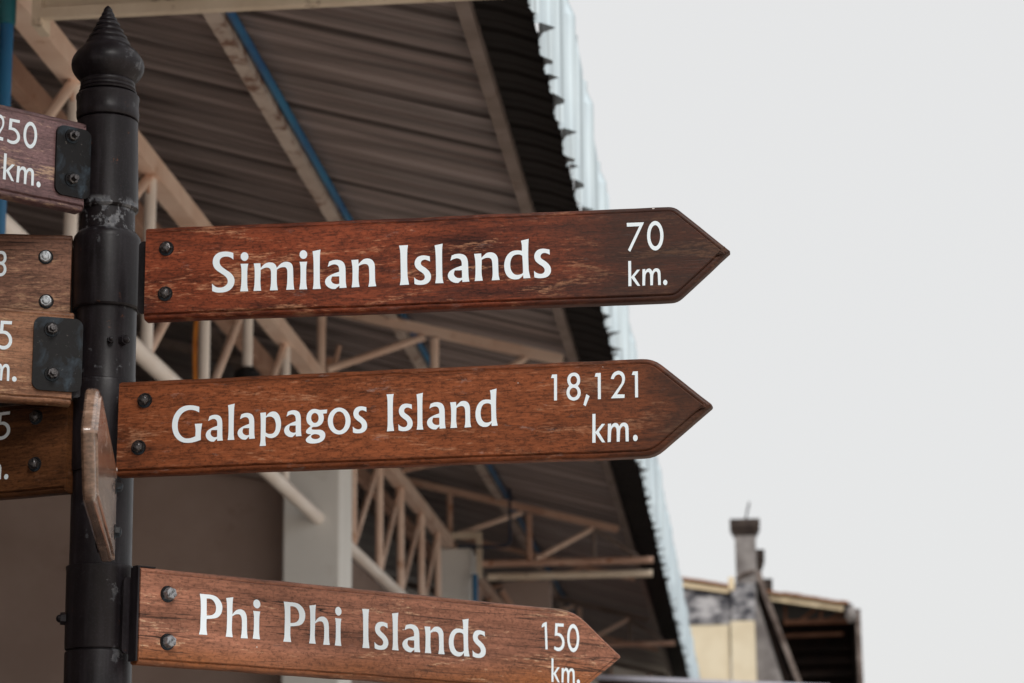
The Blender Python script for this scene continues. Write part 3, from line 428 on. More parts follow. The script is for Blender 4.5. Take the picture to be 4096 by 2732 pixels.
    'G': [[(0.8871, 0.9477), (0.8876, 0.9101), (0.8882, 0.8725), (0.8887, 0.835), (0.8893, 0.7974), (0.8604, 0.8102), (0.8318, 0.8234), (0.8026, 0.8358), (0.7721, 0.8467), (0.7401, 0.8561), (0.7069, 0.8646), (0.6727, 0.8711), (0.6378, 0.8751), (0.6017, 0.8766), (0.5646, 0.8759), (0.5271, 0.8725), (0.4899, 0.8658), (0.4522, 0.8555), (0.4138, 0.842), (0.377, 0.8255), (0.3437, 0.8063), (0.3143, 0.7841), (0.2876, 0.7587), (0.264, 0.7312), (0.2437, 0.7024), (0.227, 0.6718), (0.2136, 0.6393), (0.2031, 0.606), (0.1951, 0.5729), (0.1895, 0.5403), (0.1866, 0.5077), (0.1862, 0.475), (0.1881, 0.4422), (0.192, 0.4088), (0.198, 0.3749), (0.207, 0.3417), (0.2197, 0.3103), (0.2367, 0.2804), (0.2576, 0.2516), (0.2812, 0.2247), (0.3067, 0.2005), (0.3344, 0.1788), (0.3648, 0.1593), (0.3963, 0.1428), (0.4276, 0.1302), (0.4585, 0.1221), (0.4897, 0.1179), (0.521, 0.1165), (0.5524, 0.1167), (0.5844, 0.1185), (0.617, 0.1225), (0.6489, 0.1279), (0.6789, 0.134), (0.7061, 0.141), (0.7315, 0.1492), (0.7561, 0.1578), (0.7811, 0.1663), (0.7819, 0.1887), (0.7827, 0.211), (0.7834, 0.2335), (0.7839, 0.2563), (0.7848, 0.2785), (0.7859, 0.3003), (0.7859, 0.3239), (0.7835, 0.3513), (0.7778, 0.3842), (0.7696, 0.4211), (0.7605, 0.4596), (0.7518, 0.4974), (0.8139, 0.4983), (0.8759, 0.4992), (0.938, 0.5001), (1, 0.501), (0.9919, 0.4618), (0.9835, 0.4223), (0.9758, 0.3832), (0.9699, 0.3452), (0.9662, 0.3086), (0.9642, 0.273), (0.9633, 0.238), (0.9629, 0.2031), (0.9633, 0.1683), (0.9646, 0.134), (0.9662, 0.0997), (0.9677, 0.0654), (0.9295, 0.0557), (0.8913, 0.0457), (0.8532, 0.0361), (0.8155, 0.0276), (0.7785, 0.0202), (0.7418, 0.0135), (0.7053, 0.008), (0.6687, 0.0039), (0.6319, 0.0013), (0.595, 0), (0.558, 0.0001), (0.521, 0.0015), (0.484, 0.0036), (0.4469, 0.0068), (0.4098, 0.012), (0.3725, 0.0204), (0.3344, 0.0322), (0.2957, 0.0467), (0.2578, 0.0642), (0.2221, 0.0845), (0.1883, 0.1084), (0.1558, 0.1356), (0.1258, 0.165), (0.0995, 0.1953), (0.0773, 0.2268), (0.0585, 0.2598), (0.0427, 0.2939), (0.0292, 0.3284), (0.018, 0.3631), (0.0092, 0.3982), (0.0031, 0.4344), (0.0001, 0.4722), (0, 0.5127), (0.0028, 0.5555), (0.0086, 0.5981), (0.0175, 0.6384), (0.0293, 0.6757), (0.0439, 0.7113), (0.0619, 0.7457), (0.0835, 0.7793), (0.1093, 0.8133), (0.1391, 0.8471), (0.1717, 0.8788), (0.2065, 0.9065), (0.2436, 0.9298), (0.2834, 0.9498), (0.3249, 0.9665), (0.3671, 0.9798), (0.4102, 0.9894), (0.4546, 0.9953), (0.4996, 0.9986), (0.5444, 1), (0.5893, 0.9996), (0.6344, 0.9971), (0.6791, 0.9926), (0.7228, 0.9867), (0.7648, 0.9788), (0.8058, 0.9688), (0.8463, 0.9581)]],
    'p': [[(0, 0.9741), (0.0671, 0.9763), (0.1342, 0.9785), (0.2012, 0.9807), (0.2683, 0.9829), (0.2693, 0.9527), (0.2704, 0.9225), (0.2714, 0.8923), (0.2725, 0.8621), (0.291, 0.8789), (0.3088, 0.8959), (0.3281, 0.9126), (0.3511, 0.9283), (0.3787, 0.9436), (0.4097, 0.9586), (0.4428, 0.9721), (0.477, 0.9828), (0.5125, 0.9909), (0.5497, 0.9967), (0.5877, 0.9999), (0.6254, 1), (0.6633, 0.9973), (0.7015, 0.992), (0.7392, 0.9831), (0.7754, 0.9699), (0.8108, 0.9516), (0.8456, 0.9287), (0.878, 0.9027), (0.9061, 0.8747), (0.9294, 0.8445), (0.949, 0.8114), (0.9652, 0.7768), (0.9784, 0.7419), (0.9887, 0.7069), (0.996, 0.6711), (0.9999, 0.6346), (1, 0.5974), (0.9963, 0.5585), (0.989, 0.5184), (0.9779, 0.4787), (0.9626, 0.4414), (0.9427, 0.4061), (0.9184, 0.3719), (0.8908, 0.3405), (0.8606, 0.3133), (0.8277, 0.2907), (0.7917, 0.2719), (0.7536, 0.2564), (0.7144, 0.2438), (0.6732, 0.2339), (0.63, 0.2272), (0.5867, 0.2233), (0.5453, 0.2218), (0.5061, 0.2232), (0.4681, 0.2276), (0.4314, 0.2339), (0.3959, 0.2411), (0.3623, 0.2496), (0.3302, 0.2597), (0.2988, 0.2704), (0.267, 0.2808), (0.2661, 0.2548), (0.2646, 0.2296), (0.2642, 0.2026), (0.2666, 0.1711), (0.273, 0.1332), (0.2821, 0.0908), (0.2924, 0.0465), (0.3022, 0.0032), (0.2268, 0.0024), (0.1514, 0.0016), (0.076, 0.0008), (0.0006, 0), (0.0108, 0.0354), (0.0215, 0.0692), (0.0311, 0.1061), (0.0377, 0.1506), (0.0411, 0.2122), (0.042, 0.2841), (0.0414, 0.3611), (0.0403, 0.4381), (0.0389, 0.5171), (0.0367, 0.5996), (0.0335, 0.6801), (0.0292, 0.7529), (0.0231, 0.8147), (0.0157, 0.8693), (0.0077, 0.921)], [(0.2694, 0.8281), (0.3006, 0.8353), (0.3314, 0.843), (0.3629, 0.8497), (0.3962, 0.8537), (0.4324, 0.8553), (0.4707, 0.8551), (0.509, 0.8519), (0.5455, 0.8446), (0.5808, 0.8328), (0.6156, 0.8171), (0.6478, 0.798), (0.6755, 0.7758), (0.6981, 0.7491), (0.7167, 0.7182), (0.7316, 0.6862), (0.7432, 0.6562), (0.7512, 0.6292), (0.7556, 0.6035), (0.7567, 0.5779), (0.7552, 0.5512), (0.7513, 0.5219), (0.7447, 0.491), (0.7348, 0.461), (0.7208, 0.4343), (0.7025, 0.411), (0.6803, 0.3899), (0.6546, 0.372), (0.6256, 0.3583), (0.5913, 0.3496), (0.5523, 0.3454), (0.5128, 0.3439), (0.4774, 0.3436), (0.4477, 0.3444), (0.421, 0.347), (0.3959, 0.3512), (0.3707, 0.3567), (0.3454, 0.3642), (0.3207, 0.3735), (0.2963, 0.3835), (0.2717, 0.3932), (0.2707, 0.449), (0.2696, 0.5051), (0.2687, 0.5608), (0.2682, 0.6158), (0.2682, 0.6696), (0.2685, 0.7225), (0.269, 0.7752)]],
    'g': [[(0.6499, 0.9626), (0.7375, 0.9643), (0.825, 0.966), (0.9125, 0.9676), (1, 0.9693), (0.9954, 0.9416), (0.9907, 0.9138), (0.9861, 0.8861), (0.9815, 0.8584), (0.9367, 0.8569), (0.8919, 0.8555), (0.8471, 0.854), (0.8023, 0.8526), (0.8125, 0.8299), (0.8235, 0.8075), (0.833, 0.7847), (0.8388, 0.761), (0.8413, 0.736), (0.8412, 0.71), (0.8374, 0.6837), (0.8287, 0.6578), (0.8147, 0.6314), (0.796, 0.6045), (0.773, 0.5789), (0.746, 0.5564), (0.7137, 0.5373), (0.6763, 0.5206), (0.6368, 0.5066), (0.5983, 0.4954), (0.5606, 0.4877), (0.5225, 0.4832), (0.4851, 0.4806), (0.4493, 0.4784), (0.414, 0.4775), (0.3791, 0.4783), (0.3473, 0.4787), (0.3212, 0.4764), (0.3013, 0.4705), (0.2861, 0.4624), (0.2759, 0.4531), (0.2709, 0.444), (0.2705, 0.4343), (0.2748, 0.4237), (0.2849, 0.414), (0.3018, 0.4071), (0.3337, 0.4022), (0.3759, 0.3991), (0.4239, 0.3971), (0.4729, 0.3951), (0.5248, 0.3942), (0.581, 0.3944), (0.6365, 0.3937), (0.6864, 0.3899), (0.73, 0.3828), (0.7697, 0.3734), (0.8054, 0.3616), (0.8368, 0.3476), (0.8643, 0.3309), (0.888, 0.3116), (0.9069, 0.2905), (0.9198, 0.2681), (0.9266, 0.2437), (0.9277, 0.2172), (0.9235, 0.1904), (0.9139, 0.1651), (0.8989, 0.1413), (0.8784, 0.1182), (0.8528, 0.0965), (0.8225, 0.0771), (0.7867, 0.0602), (0.7456, 0.0453), (0.7006, 0.0325), (0.6535, 0.0219), (0.6035, 0.0137), (0.55, 0.0078), (0.4952, 0.0037), (0.441, 0.0012), (0.3862, 0), (0.3304, 0.0004), (0.2765, 0.0025), (0.2276, 0.0062), (0.1838, 0.0117), (0.1438, 0.0189), (0.1081, 0.0277), (0.0773, 0.0382), (0.051, 0.0508), (0.029, 0.0654), (0.0126, 0.081), (0.003, 0.0967), (0, 0.1122), (0.003, 0.1281), (0.0131, 0.1442), (0.0311, 0.1605), (0.0709, 0.185), (0.1249, 0.2131), (0.1846, 0.2427), (0.2415, 0.2716), (0.2087, 0.2737), (0.1755, 0.2753), (0.1431, 0.2778), (0.1131, 0.2825), (0.0839, 0.2897), (0.0555, 0.2987), (0.031, 0.3093), (0.0137, 0.321), (0.0046, 0.3345), (0.0019, 0.3496), (0.0047, 0.3653), (0.012, 0.3805), (0.024, 0.3948), (0.0411, 0.4087), (0.0625, 0.423), (0.0873, 0.4381), (0.1168, 0.4546), (0.151, 0.472), (0.187, 0.4897), (0.2221, 0.5072), (0.1857, 0.5265), (0.1481, 0.5456), (0.1128, 0.5651), (0.0831, 0.5857), (0.0598, 0.6075), (0.0412, 0.6302), (0.0268, 0.6538), (0.0163, 0.678), (0.0095, 0.7028), (0.0068, 0.7284), (0.008, 0.7547), (0.0133, 0.7817), (0.022, 0.8104), (0.0343, 0.8406), (0.0514, 0.8701), (0.0742, 0.8968), (0.104, 0.921), (0.1398, 0.9436), (0.1797, 0.9633), (0.2217, 0.9787), (0.2656, 0.9896), (0.3122, 0.9967), (0.3616, 1), (0.4137, 0.9997), (0.4697, 0.9946), (0.5291, 0.9848), (0.5898, 0.9733)], [(0.5962, 0.7334), (0.5925, 0.7013), (0.5801, 0.671), (0.5594, 0.644), (0.5316, 0.6217), (0.4981, 0.6053), (0.4604, 0.5955), (0.4205, 0.5929), (0.3805, 0.5975), (0.3422, 0.6092), (0.3077, 0.6273), (0.2786, 0.651), (0.2564, 0.679), (0.2423, 0.71), (0.2369, 0.7424), (0.2405, 0.7746), (0.2529, 0.8049), (0.2736, 0.8319), (0.3014, 0.8542), (0.335, 0.8707), (0.3727, 0.8805), (0.4126, 0.8831), (0.4527, 0.8784), (0.491, 0.8667), (0.5255, 0.8486), (0.5546, 0.8249), (0.5767, 0.7968), (0.5908, 0.7658)], [(0.6746, 0.1915), (0.6697, 0.1756), (0.6543, 0.1607), (0.6293, 0.1476), (0.5958, 0.137), (0.5556, 0.1293), (0.5106, 0.125), (0.4632, 0.1244), (0.4157, 0.1273), (0.3704, 0.1337), (0.3297, 0.1433), (0.2956, 0.1556), (0.2697, 0.1699), (0.2535, 0.1855), (0.2477, 0.2018), (0.2526, 0.2177), (0.268, 0.2326), (0.2931, 0.2457), (0.3266, 0.2564), (0.3668, 0.264), (0.4118, 0.2683), (0.4593, 0.2689), (0.5068, 0.266), (0.5521, 0.2595), (0.5928, 0.25), (0.6269, 0.2377), (0.6526, 0.2234), (0.6688, 0.2077)]],
    'o': [[(1, 0.482), (0.9892, 0.3713), (0.9539, 0.2671), (0.896, 0.1746), (0.8182, 0.0983), (0.7246, 0.0421), (0.6197, 0.0088), (0.5088, 0), (0.3975, 0.0163), (0.2912, 0.0567), (0.1954, 0.1194), (0.1148, 0.2012), (0.0535, 0.2979), (0.0146, 0.4049), (0, 0.5167), (0.0106, 0.6276), (0.0457, 0.7322), (0.1037, 0.8251), (0.1817, 0.9017), (0.2756, 0.9581), (0.3809, 0.9914), (0.4921, 1), (0.6037, 0.9835), (0.71, 0.9427), (0.8058, 0.8796), (0.8862, 0.7976), (0.9472, 0.7006), (0.9858, 0.5937)], [(0.7777, 0.4897), (0.772, 0.4112), (0.7527, 0.3371), (0.7208, 0.2711), (0.6778, 0.2166), (0.626, 0.1763), (0.5679, 0.1521), (0.5064, 0.1454), (0.4446, 0.1563), (0.3855, 0.1845), (0.3323, 0.2284), (0.2874, 0.286), (0.2531, 0.3543), (0.2313, 0.4298), (0.223, 0.509), (0.2286, 0.5876), (0.2478, 0.6619), (0.2797, 0.728), (0.3227, 0.7826), (0.3747, 0.8231), (0.4329, 0.8473), (0.4945, 0.854), (0.5564, 0.8429), (0.6155, 0.8146), (0.6688, 0.7705), (0.7136, 0.7128), (0.7478, 0.6444), (0.7695, 0.5688)]],
    'P': [[(0, 1), (0.0646, 0.9998), (0.1292, 0.9997), (0.1939, 0.9994), (0.2587, 0.9991), (0.3248, 0.9993), (0.3919, 0.9999), (0.4573, 0.9994), (0.5183, 0.9966), (0.5742, 0.9916), (0.6263, 0.9849), (0.6754, 0.9757), (0.7222, 0.9633), (0.7674, 0.9466), (0.8106, 0.9264), (0.8503, 0.9043), (0.8849, 0.882), (0.9143, 0.8596), (0.939, 0.8364), (0.9594, 0.8126), (0.9758, 0.7887), (0.9878, 0.7651), (0.9955, 0.7413), (0.9994, 0.7171), (1, 0.692), (0.9975, 0.6654), (0.9915, 0.6376), (0.9821, 0.6101), (0.9695, 0.5845), (0.9534, 0.5608), (0.9338, 0.5384), (0.9112, 0.5176), (0.886, 0.4989), (0.8585, 0.4823), (0.8284, 0.4678), (0.7951, 0.455), (0.758, 0.4438), (0.7169, 0.4346), (0.6723, 0.4273), (0.6239, 0.4211), (0.5715, 0.4151), (0.5135, 0.4095), (0.4505, 0.4045), (0.3857, 0.3997), (0.3219, 0.3948), (0.3208, 0.3611), (0.3195, 0.3272), (0.3187, 0.2935), (0.319, 0.2603), (0.3202, 0.2276), (0.3221, 0.1954), (0.3253, 0.1633), (0.3302, 0.1313), (0.3377, 0.0993), (0.3471, 0.0674), (0.3574, 0.0356), (0.3672, 0.0037), (0.2769, 0.0028), (0.1867, 0.0019), (0.0966, 0.0009), (0.0066, 0), (0.0189, 0.0318), (0.0319, 0.0625), (0.0436, 0.0955), (0.0522, 0.1344), (0.0563, 0.1809), (0.0573, 0.2328), (0.057, 0.2881), (0.0573, 0.3447), (0.0588, 0.4032), (0.0605, 0.4642), (0.0615, 0.5263), (0.061, 0.5877), (0.059, 0.6501), (0.0559, 0.7135), (0.0512, 0.7747), (0.0447, 0.8302), (0.0355, 0.8778), (0.0241, 0.9196), (0.0118, 0.9592)], [(0.3033, 0.8973), (0.3404, 0.8989), (0.3777, 0.901), (0.4145, 0.902), (0.4502, 0.9001), (0.4851, 0.895), (0.5194, 0.8876), (0.552, 0.878), (0.5815, 0.8662), (0.6078, 0.8521), (0.6314, 0.8357), (0.6525, 0.8174), (0.6711, 0.7975), (0.6879, 0.7757), (0.7026, 0.7518), (0.7141, 0.727), (0.7213, 0.7024), (0.7238, 0.6773), (0.7221, 0.6515), (0.7168, 0.6266), (0.708, 0.604), (0.696, 0.5841), (0.6805, 0.5662), (0.6614, 0.55), (0.6386, 0.5354), (0.6121, 0.5224), (0.5821, 0.5111), (0.5482, 0.5014), (0.5105, 0.4933), (0.4675, 0.4875), (0.4196, 0.4838), (0.3699, 0.4808), (0.3212, 0.4775), (0.3167, 0.5823), (0.3123, 0.6872), (0.3078, 0.7922)]],
    'h': [[(0, 0.9621), (0.0786, 0.9716), (0.1573, 0.9811), (0.2362, 0.9905), (0.3151, 1), (0.3099, 0.9749), (0.3047, 0.9505), (0.2997, 0.9247), (0.2956, 0.8955), (0.2922, 0.8622), (0.2895, 0.826), (0.2875, 0.7875), (0.2866, 0.7473), (0.2872, 0.7049), (0.2891, 0.66), (0.2914, 0.6143), (0.2935, 0.569), (0.3109, 0.584), (0.3281, 0.5992), (0.3457, 0.6141), (0.3646, 0.6283), (0.3843, 0.6419), (0.4048, 0.6552), (0.4267, 0.6675), (0.4507, 0.6785), (0.4777, 0.6881), (0.507, 0.6966), (0.5373, 0.7037), (0.5672, 0.709), (0.5965, 0.7127), (0.6259, 0.7149), (0.6554, 0.7152), (0.6849, 0.7133), (0.7154, 0.7089), (0.7465, 0.7023), (0.7767, 0.6936), (0.8041, 0.6831), (0.8287, 0.6705), (0.8512, 0.6559), (0.8714, 0.6395), (0.889, 0.6215), (0.9038, 0.6023), (0.9158, 0.5817), (0.9256, 0.5589), (0.9336, 0.5333), (0.9394, 0.5047), (0.9428, 0.4736), (0.9451, 0.4396), (0.9472, 0.4024), (0.9491, 0.3593), (0.9503, 0.3112), (0.9516, 0.2637), (0.9538, 0.2222), (0.9567, 0.1887), (0.9602, 0.1603), (0.9645, 0.1343), (0.9697, 0.1081), (0.9763, 0.0815), (0.9839, 0.0557), (0.9921, 0.0302), (1, 0.0046), (0.9204, 0.0035), (0.8408, 0.0023), (0.7614, 0.0012), (0.682, 0), (0.6909, 0.0318), (0.7002, 0.0634), (0.7088, 0.0955), (0.7154, 0.1291), (0.7198, 0.1644), (0.7225, 0.2009), (0.724, 0.2384), (0.7247, 0.277), (0.7247, 0.3187), (0.7239, 0.363), (0.7219, 0.4052), (0.7186, 0.4407), (0.7145, 0.4652), (0.709, 0.486), (0.7017, 0.5043), (0.692, 0.5214), (0.6802, 0.5379), (0.6664, 0.553), (0.6501, 0.5659), (0.6311, 0.5759), (0.6086, 0.5824), (0.5829, 0.586), (0.5555, 0.5874), (0.5277, 0.5872), (0.4996, 0.5856), (0.4706, 0.5823), (0.4409, 0.5771), (0.4108, 0.5699), (0.3803, 0.5599), (0.3491, 0.5475), (0.3178, 0.5341), (0.2866, 0.5212), (0.2849, 0.4845), (0.2831, 0.4486), (0.2816, 0.4112), (0.2807, 0.3704), (0.2796, 0.3239), (0.2784, 0.2735), (0.2788, 0.2225), (0.2824, 0.1744), (0.2905, 0.1302), (0.302, 0.0881), (0.3148, 0.0468), (0.327, 0.0051), (0.2487, 0.0052), (0.1706, 0.0053), (0.0925, 0.0054), (0.0146, 0.0055), (0.024, 0.0389), (0.034, 0.0709), (0.043, 0.1057), (0.0498, 0.1472), (0.0546, 0.2034), (0.0577, 0.2684), (0.0594, 0.3383), (0.0599, 0.4087), (0.0586, 0.4833), (0.0556, 0.5628), (0.0519, 0.6386), (0.0483, 0.7025), (0.0455, 0.7462), (0.0426, 0.7835), (0.0388, 0.8169), (0.0337, 0.8491), (0.0266, 0.8798), (0.0181, 0.9078), (0.0089, 0.9347)]],
    '1': [[(0.1875, 0.9993), (0.3907, 0.9994), (0.5938, 0.9996), (0.7969, 0.9998), (1, 1), (0.9925, 0.7495), (0.9851, 0.4994), (0.9777, 0.2495), (0.9702, 0), (0.8497, 0), (0.7291, 0.0001), (0.6085, 0.0001), (0.4879, 0.0002), (0.4916, 0.2142), (0.4953, 0.4285), (0.499, 0.6429), (0.5027, 0.8576), (0.377, 0.8601), (0.2514, 0.8625), (0.1257, 0.8649), (0, 0.8673), (0.0469, 0.9003), (0.0937, 0.9333), (0.1406, 0.9663)]],
    '8': [[(0.8012, 0.5144), (0.8347, 0.5349), (0.8694, 0.5549), (0.9016, 0.5761), (0.9273, 0.6003), (0.9464, 0.6285), (0.9606, 0.6593), (0.9691, 0.6921), (0.9711, 0.7262), (0.9666, 0.7631), (0.9559, 0.8028), (0.9389, 0.8414), (0.9157, 0.8755), (0.8849, 0.9044), (0.847, 0.9301), (0.8044, 0.9521), (0.7594, 0.9699), (0.7117, 0.9832), (0.6603, 0.9921), (0.6066, 0.9975), (0.552, 1), (0.4953, 1), (0.4363, 0.9971), (0.3778, 0.9906), (0.3229, 0.9797), (0.2701, 0.9638), (0.2188, 0.9435), (0.1723, 0.9195), (0.1342, 0.8928), (0.1053, 0.8618), (0.0837, 0.8267), (0.0692, 0.7906), (0.0613, 0.7568), (0.061, 0.726), (0.0682, 0.6965), (0.0808, 0.6679), (0.0969, 0.6397), (0.1178, 0.612), (0.1439, 0.5851), (0.172, 0.5585), (0.1991, 0.5317), (0.1639, 0.51), (0.1275, 0.489), (0.0934, 0.4664), (0.0646, 0.4396), (0.0406, 0.4063), (0.0201, 0.3686), (0.0057, 0.3297), (0, 0.2931), (0.0043, 0.2594), (0.0171, 0.2268), (0.0365, 0.1954), (0.0603, 0.1652), (0.087, 0.1355), (0.1178, 0.1065), (0.1558, 0.0797), (0.204, 0.0567), (0.2661, 0.0366), (0.3396, 0.0191), (0.4176, 0.0061), (0.4935, 0), (0.5691, 0.0017), (0.6467, 0.0099), (0.7204, 0.0232), (0.7846, 0.0402), (0.838, 0.0618), (0.8836, 0.0885), (0.9217, 0.1175), (0.9523, 0.1462), (0.9748, 0.1737), (0.9893, 0.2016), (0.9973, 0.2305), (1, 0.2611), (0.9982, 0.2945), (0.9911, 0.3301), (0.9777, 0.3657), (0.9569, 0.3991), (0.9259, 0.4295), (0.8861, 0.4582), (0.8428, 0.4861)], [(0.7551, 0.7246), (0.7486, 0.6904), (0.7305, 0.6582), (0.7018, 0.6296), (0.6639, 0.606), (0.6187, 0.5886), (0.5685, 0.5783), (0.5157, 0.5755), (0.4631, 0.5806), (0.4132, 0.5931), (0.3686, 0.6124), (0.3315, 0.6377), (0.3038, 0.6675), (0.2868, 0.7005), (0.2814, 0.735), (0.2879, 0.7692), (0.306, 0.8015), (0.3347, 0.8302), (0.3726, 0.8538), (0.4179, 0.8712), (0.4682, 0.8815), (0.5209, 0.8842), (0.5736, 0.8792), (0.6235, 0.8666), (0.6681, 0.8472), (0.7051, 0.822), (0.7328, 0.7921), (0.7498, 0.7591)], [(0.7847, 0.2826), (0.7769, 0.2447), (0.7555, 0.2091), (0.7213, 0.1774), (0.6762, 0.1514), (0.6223, 0.1322), (0.5625, 0.1208), (0.4997, 0.1179), (0.437, 0.1235), (0.3775, 0.1374), (0.3244, 0.1589), (0.2801, 0.1869), (0.247, 0.22), (0.2267, 0.2565), (0.2203, 0.2947), (0.228, 0.3326), (0.2494, 0.3683), (0.2836, 0.4), (0.3288, 0.4261), (0.3826, 0.4453), (0.4425, 0.4566), (0.5055, 0.4596), (0.5682, 0.4539), (0.6276, 0.44), (0.6808, 0.4185), (0.725, 0.3904), (0.7581, 0.3573), (0.7783, 0.3207)]],
    ',': [[(0.4912, 1), (0.6185, 0.9543), (0.7457, 0.9087), (0.8728, 0.8631), (1, 0.8174), (0.8425, 0.613), (0.685, 0.4086), (0.5275, 0.2043), (0.3702, 0), (0.2776, 0.0301), (0.1851, 0.0602), (0.0926, 0.0903), (0, 0.1204), (0.1227, 0.3402), (0.2455, 0.56), (0.3683, 0.78)]],
    '2': [[(0.0124, 0.7163), (0.0231, 0.7404), (0.0324, 0.7643), (0.0445, 0.7887), (0.0642, 0.8145), (0.0928, 0.8434), (0.1279, 0.8746), (0.1679, 0.9045), (0.2111, 0.9299), (0.2593, 0.9501), (0.3125, 0.9668), (0.3669, 0.98), (0.4186, 0.99), (0.4661, 0.9967), (0.5115, 1), (0.5569, 1), (0.6041, 0.9965), (0.6554, 0.9896), (0.7092, 0.9793), (0.7616, 0.9656), (0.8088, 0.9486), (0.8507, 0.9282), (0.8892, 0.9043), (0.9228, 0.8774), (0.9502, 0.8482), (0.9716, 0.816), (0.9875, 0.7806), (0.9972, 0.7438), (1, 0.7069), (0.9948, 0.6693), (0.9823, 0.6305), (0.9644, 0.5925), (0.9427, 0.5573), (0.9185, 0.5274), (0.8905, 0.5011), (0.8571, 0.4739), (0.8164, 0.4416), (0.7382, 0.3797), (0.6398, 0.3035), (0.5333, 0.2215), (0.4308, 0.1424), (0.5622, 0.1395), (0.6936, 0.1366), (0.825, 0.1337), (0.9563, 0.1308), (0.9534, 0.0981), (0.9505, 0.0654), (0.9476, 0.0327), (0.9447, 0), (0.7087, 0.0019), (0.4726, 0.0039), (0.2364, 0.0058), (0, 0.0077), (0.1879, 0.1425), (0.3854, 0.2837), (0.5639, 0.4122), (0.6948, 0.509), (0.7263, 0.5351), (0.7492, 0.5586), (0.7661, 0.581), (0.7794, 0.6041), (0.7896, 0.6281), (0.7953, 0.6522), (0.7968, 0.6764), (0.7942, 0.7008), (0.7878, 0.7261), (0.7773, 0.7522), (0.7625, 0.7772), (0.7432, 0.799), (0.7178, 0.8178), (0.6868, 0.8344), (0.6535, 0.848), (0.6213, 0.8579), (0.591, 0.8635), (0.561, 0.8652), (0.5302, 0.864), (0.4978, 0.8607), (0.4619, 0.8553), (0.4236, 0.8474), (0.3861, 0.8373), (0.3528, 0.8252), (0.3239, 0.8099), (0.2979, 0.7917), (0.2753, 0.773), (0.2564, 0.7561), (0.2428, 0.7417), (0.2336, 0.7286), (0.2263, 0.7159), (0.2181, 0.703), (0.1667, 0.7063), (0.1153, 0.7097), (0.0639, 0.713)]],
    'k': [[(0.0321, 1), (0.0913, 0.9999), (0.1504, 0.9999), (0.2095, 0.9998), (0.2686, 0.9998), (0.2649, 0.8429), (0.2612, 0.6862), (0.2575, 0.5296), (0.2537, 0.3731), (0.3779, 0.4408), (0.5021, 0.5084), (0.6263, 0.5761), (0.7506, 0.6437), (0.8129, 0.6426), (0.8753, 0.6415), (0.9377, 0.6404), (1, 0.6392), (0.8792, 0.5715), (0.7584, 0.5038), (0.6376, 0.4362), (0.5168, 0.3685), (0.6348, 0.2763), (0.7526, 0.1841), (0.8704, 0.092), (0.988, 0), (0.9292, 0.001), (0.8703, 0.002), (0.8115, 0.003), (0.7526, 0.0041), (0.63, 0.086), (0.5074, 0.168), (0.3847, 0.2501), (0.2618, 0.3322), (0.2587, 0.2492), (0.2556, 0.1663), (0.2525, 0.0834), (0.2494, 0.0005), (0.1871, 0.0011), (0.1247, 0.0017), (0.0624, 0.0022), (0, 0.0028), (0.008, 0.2516), (0.016, 0.5007), (0.0241, 0.7502)]],
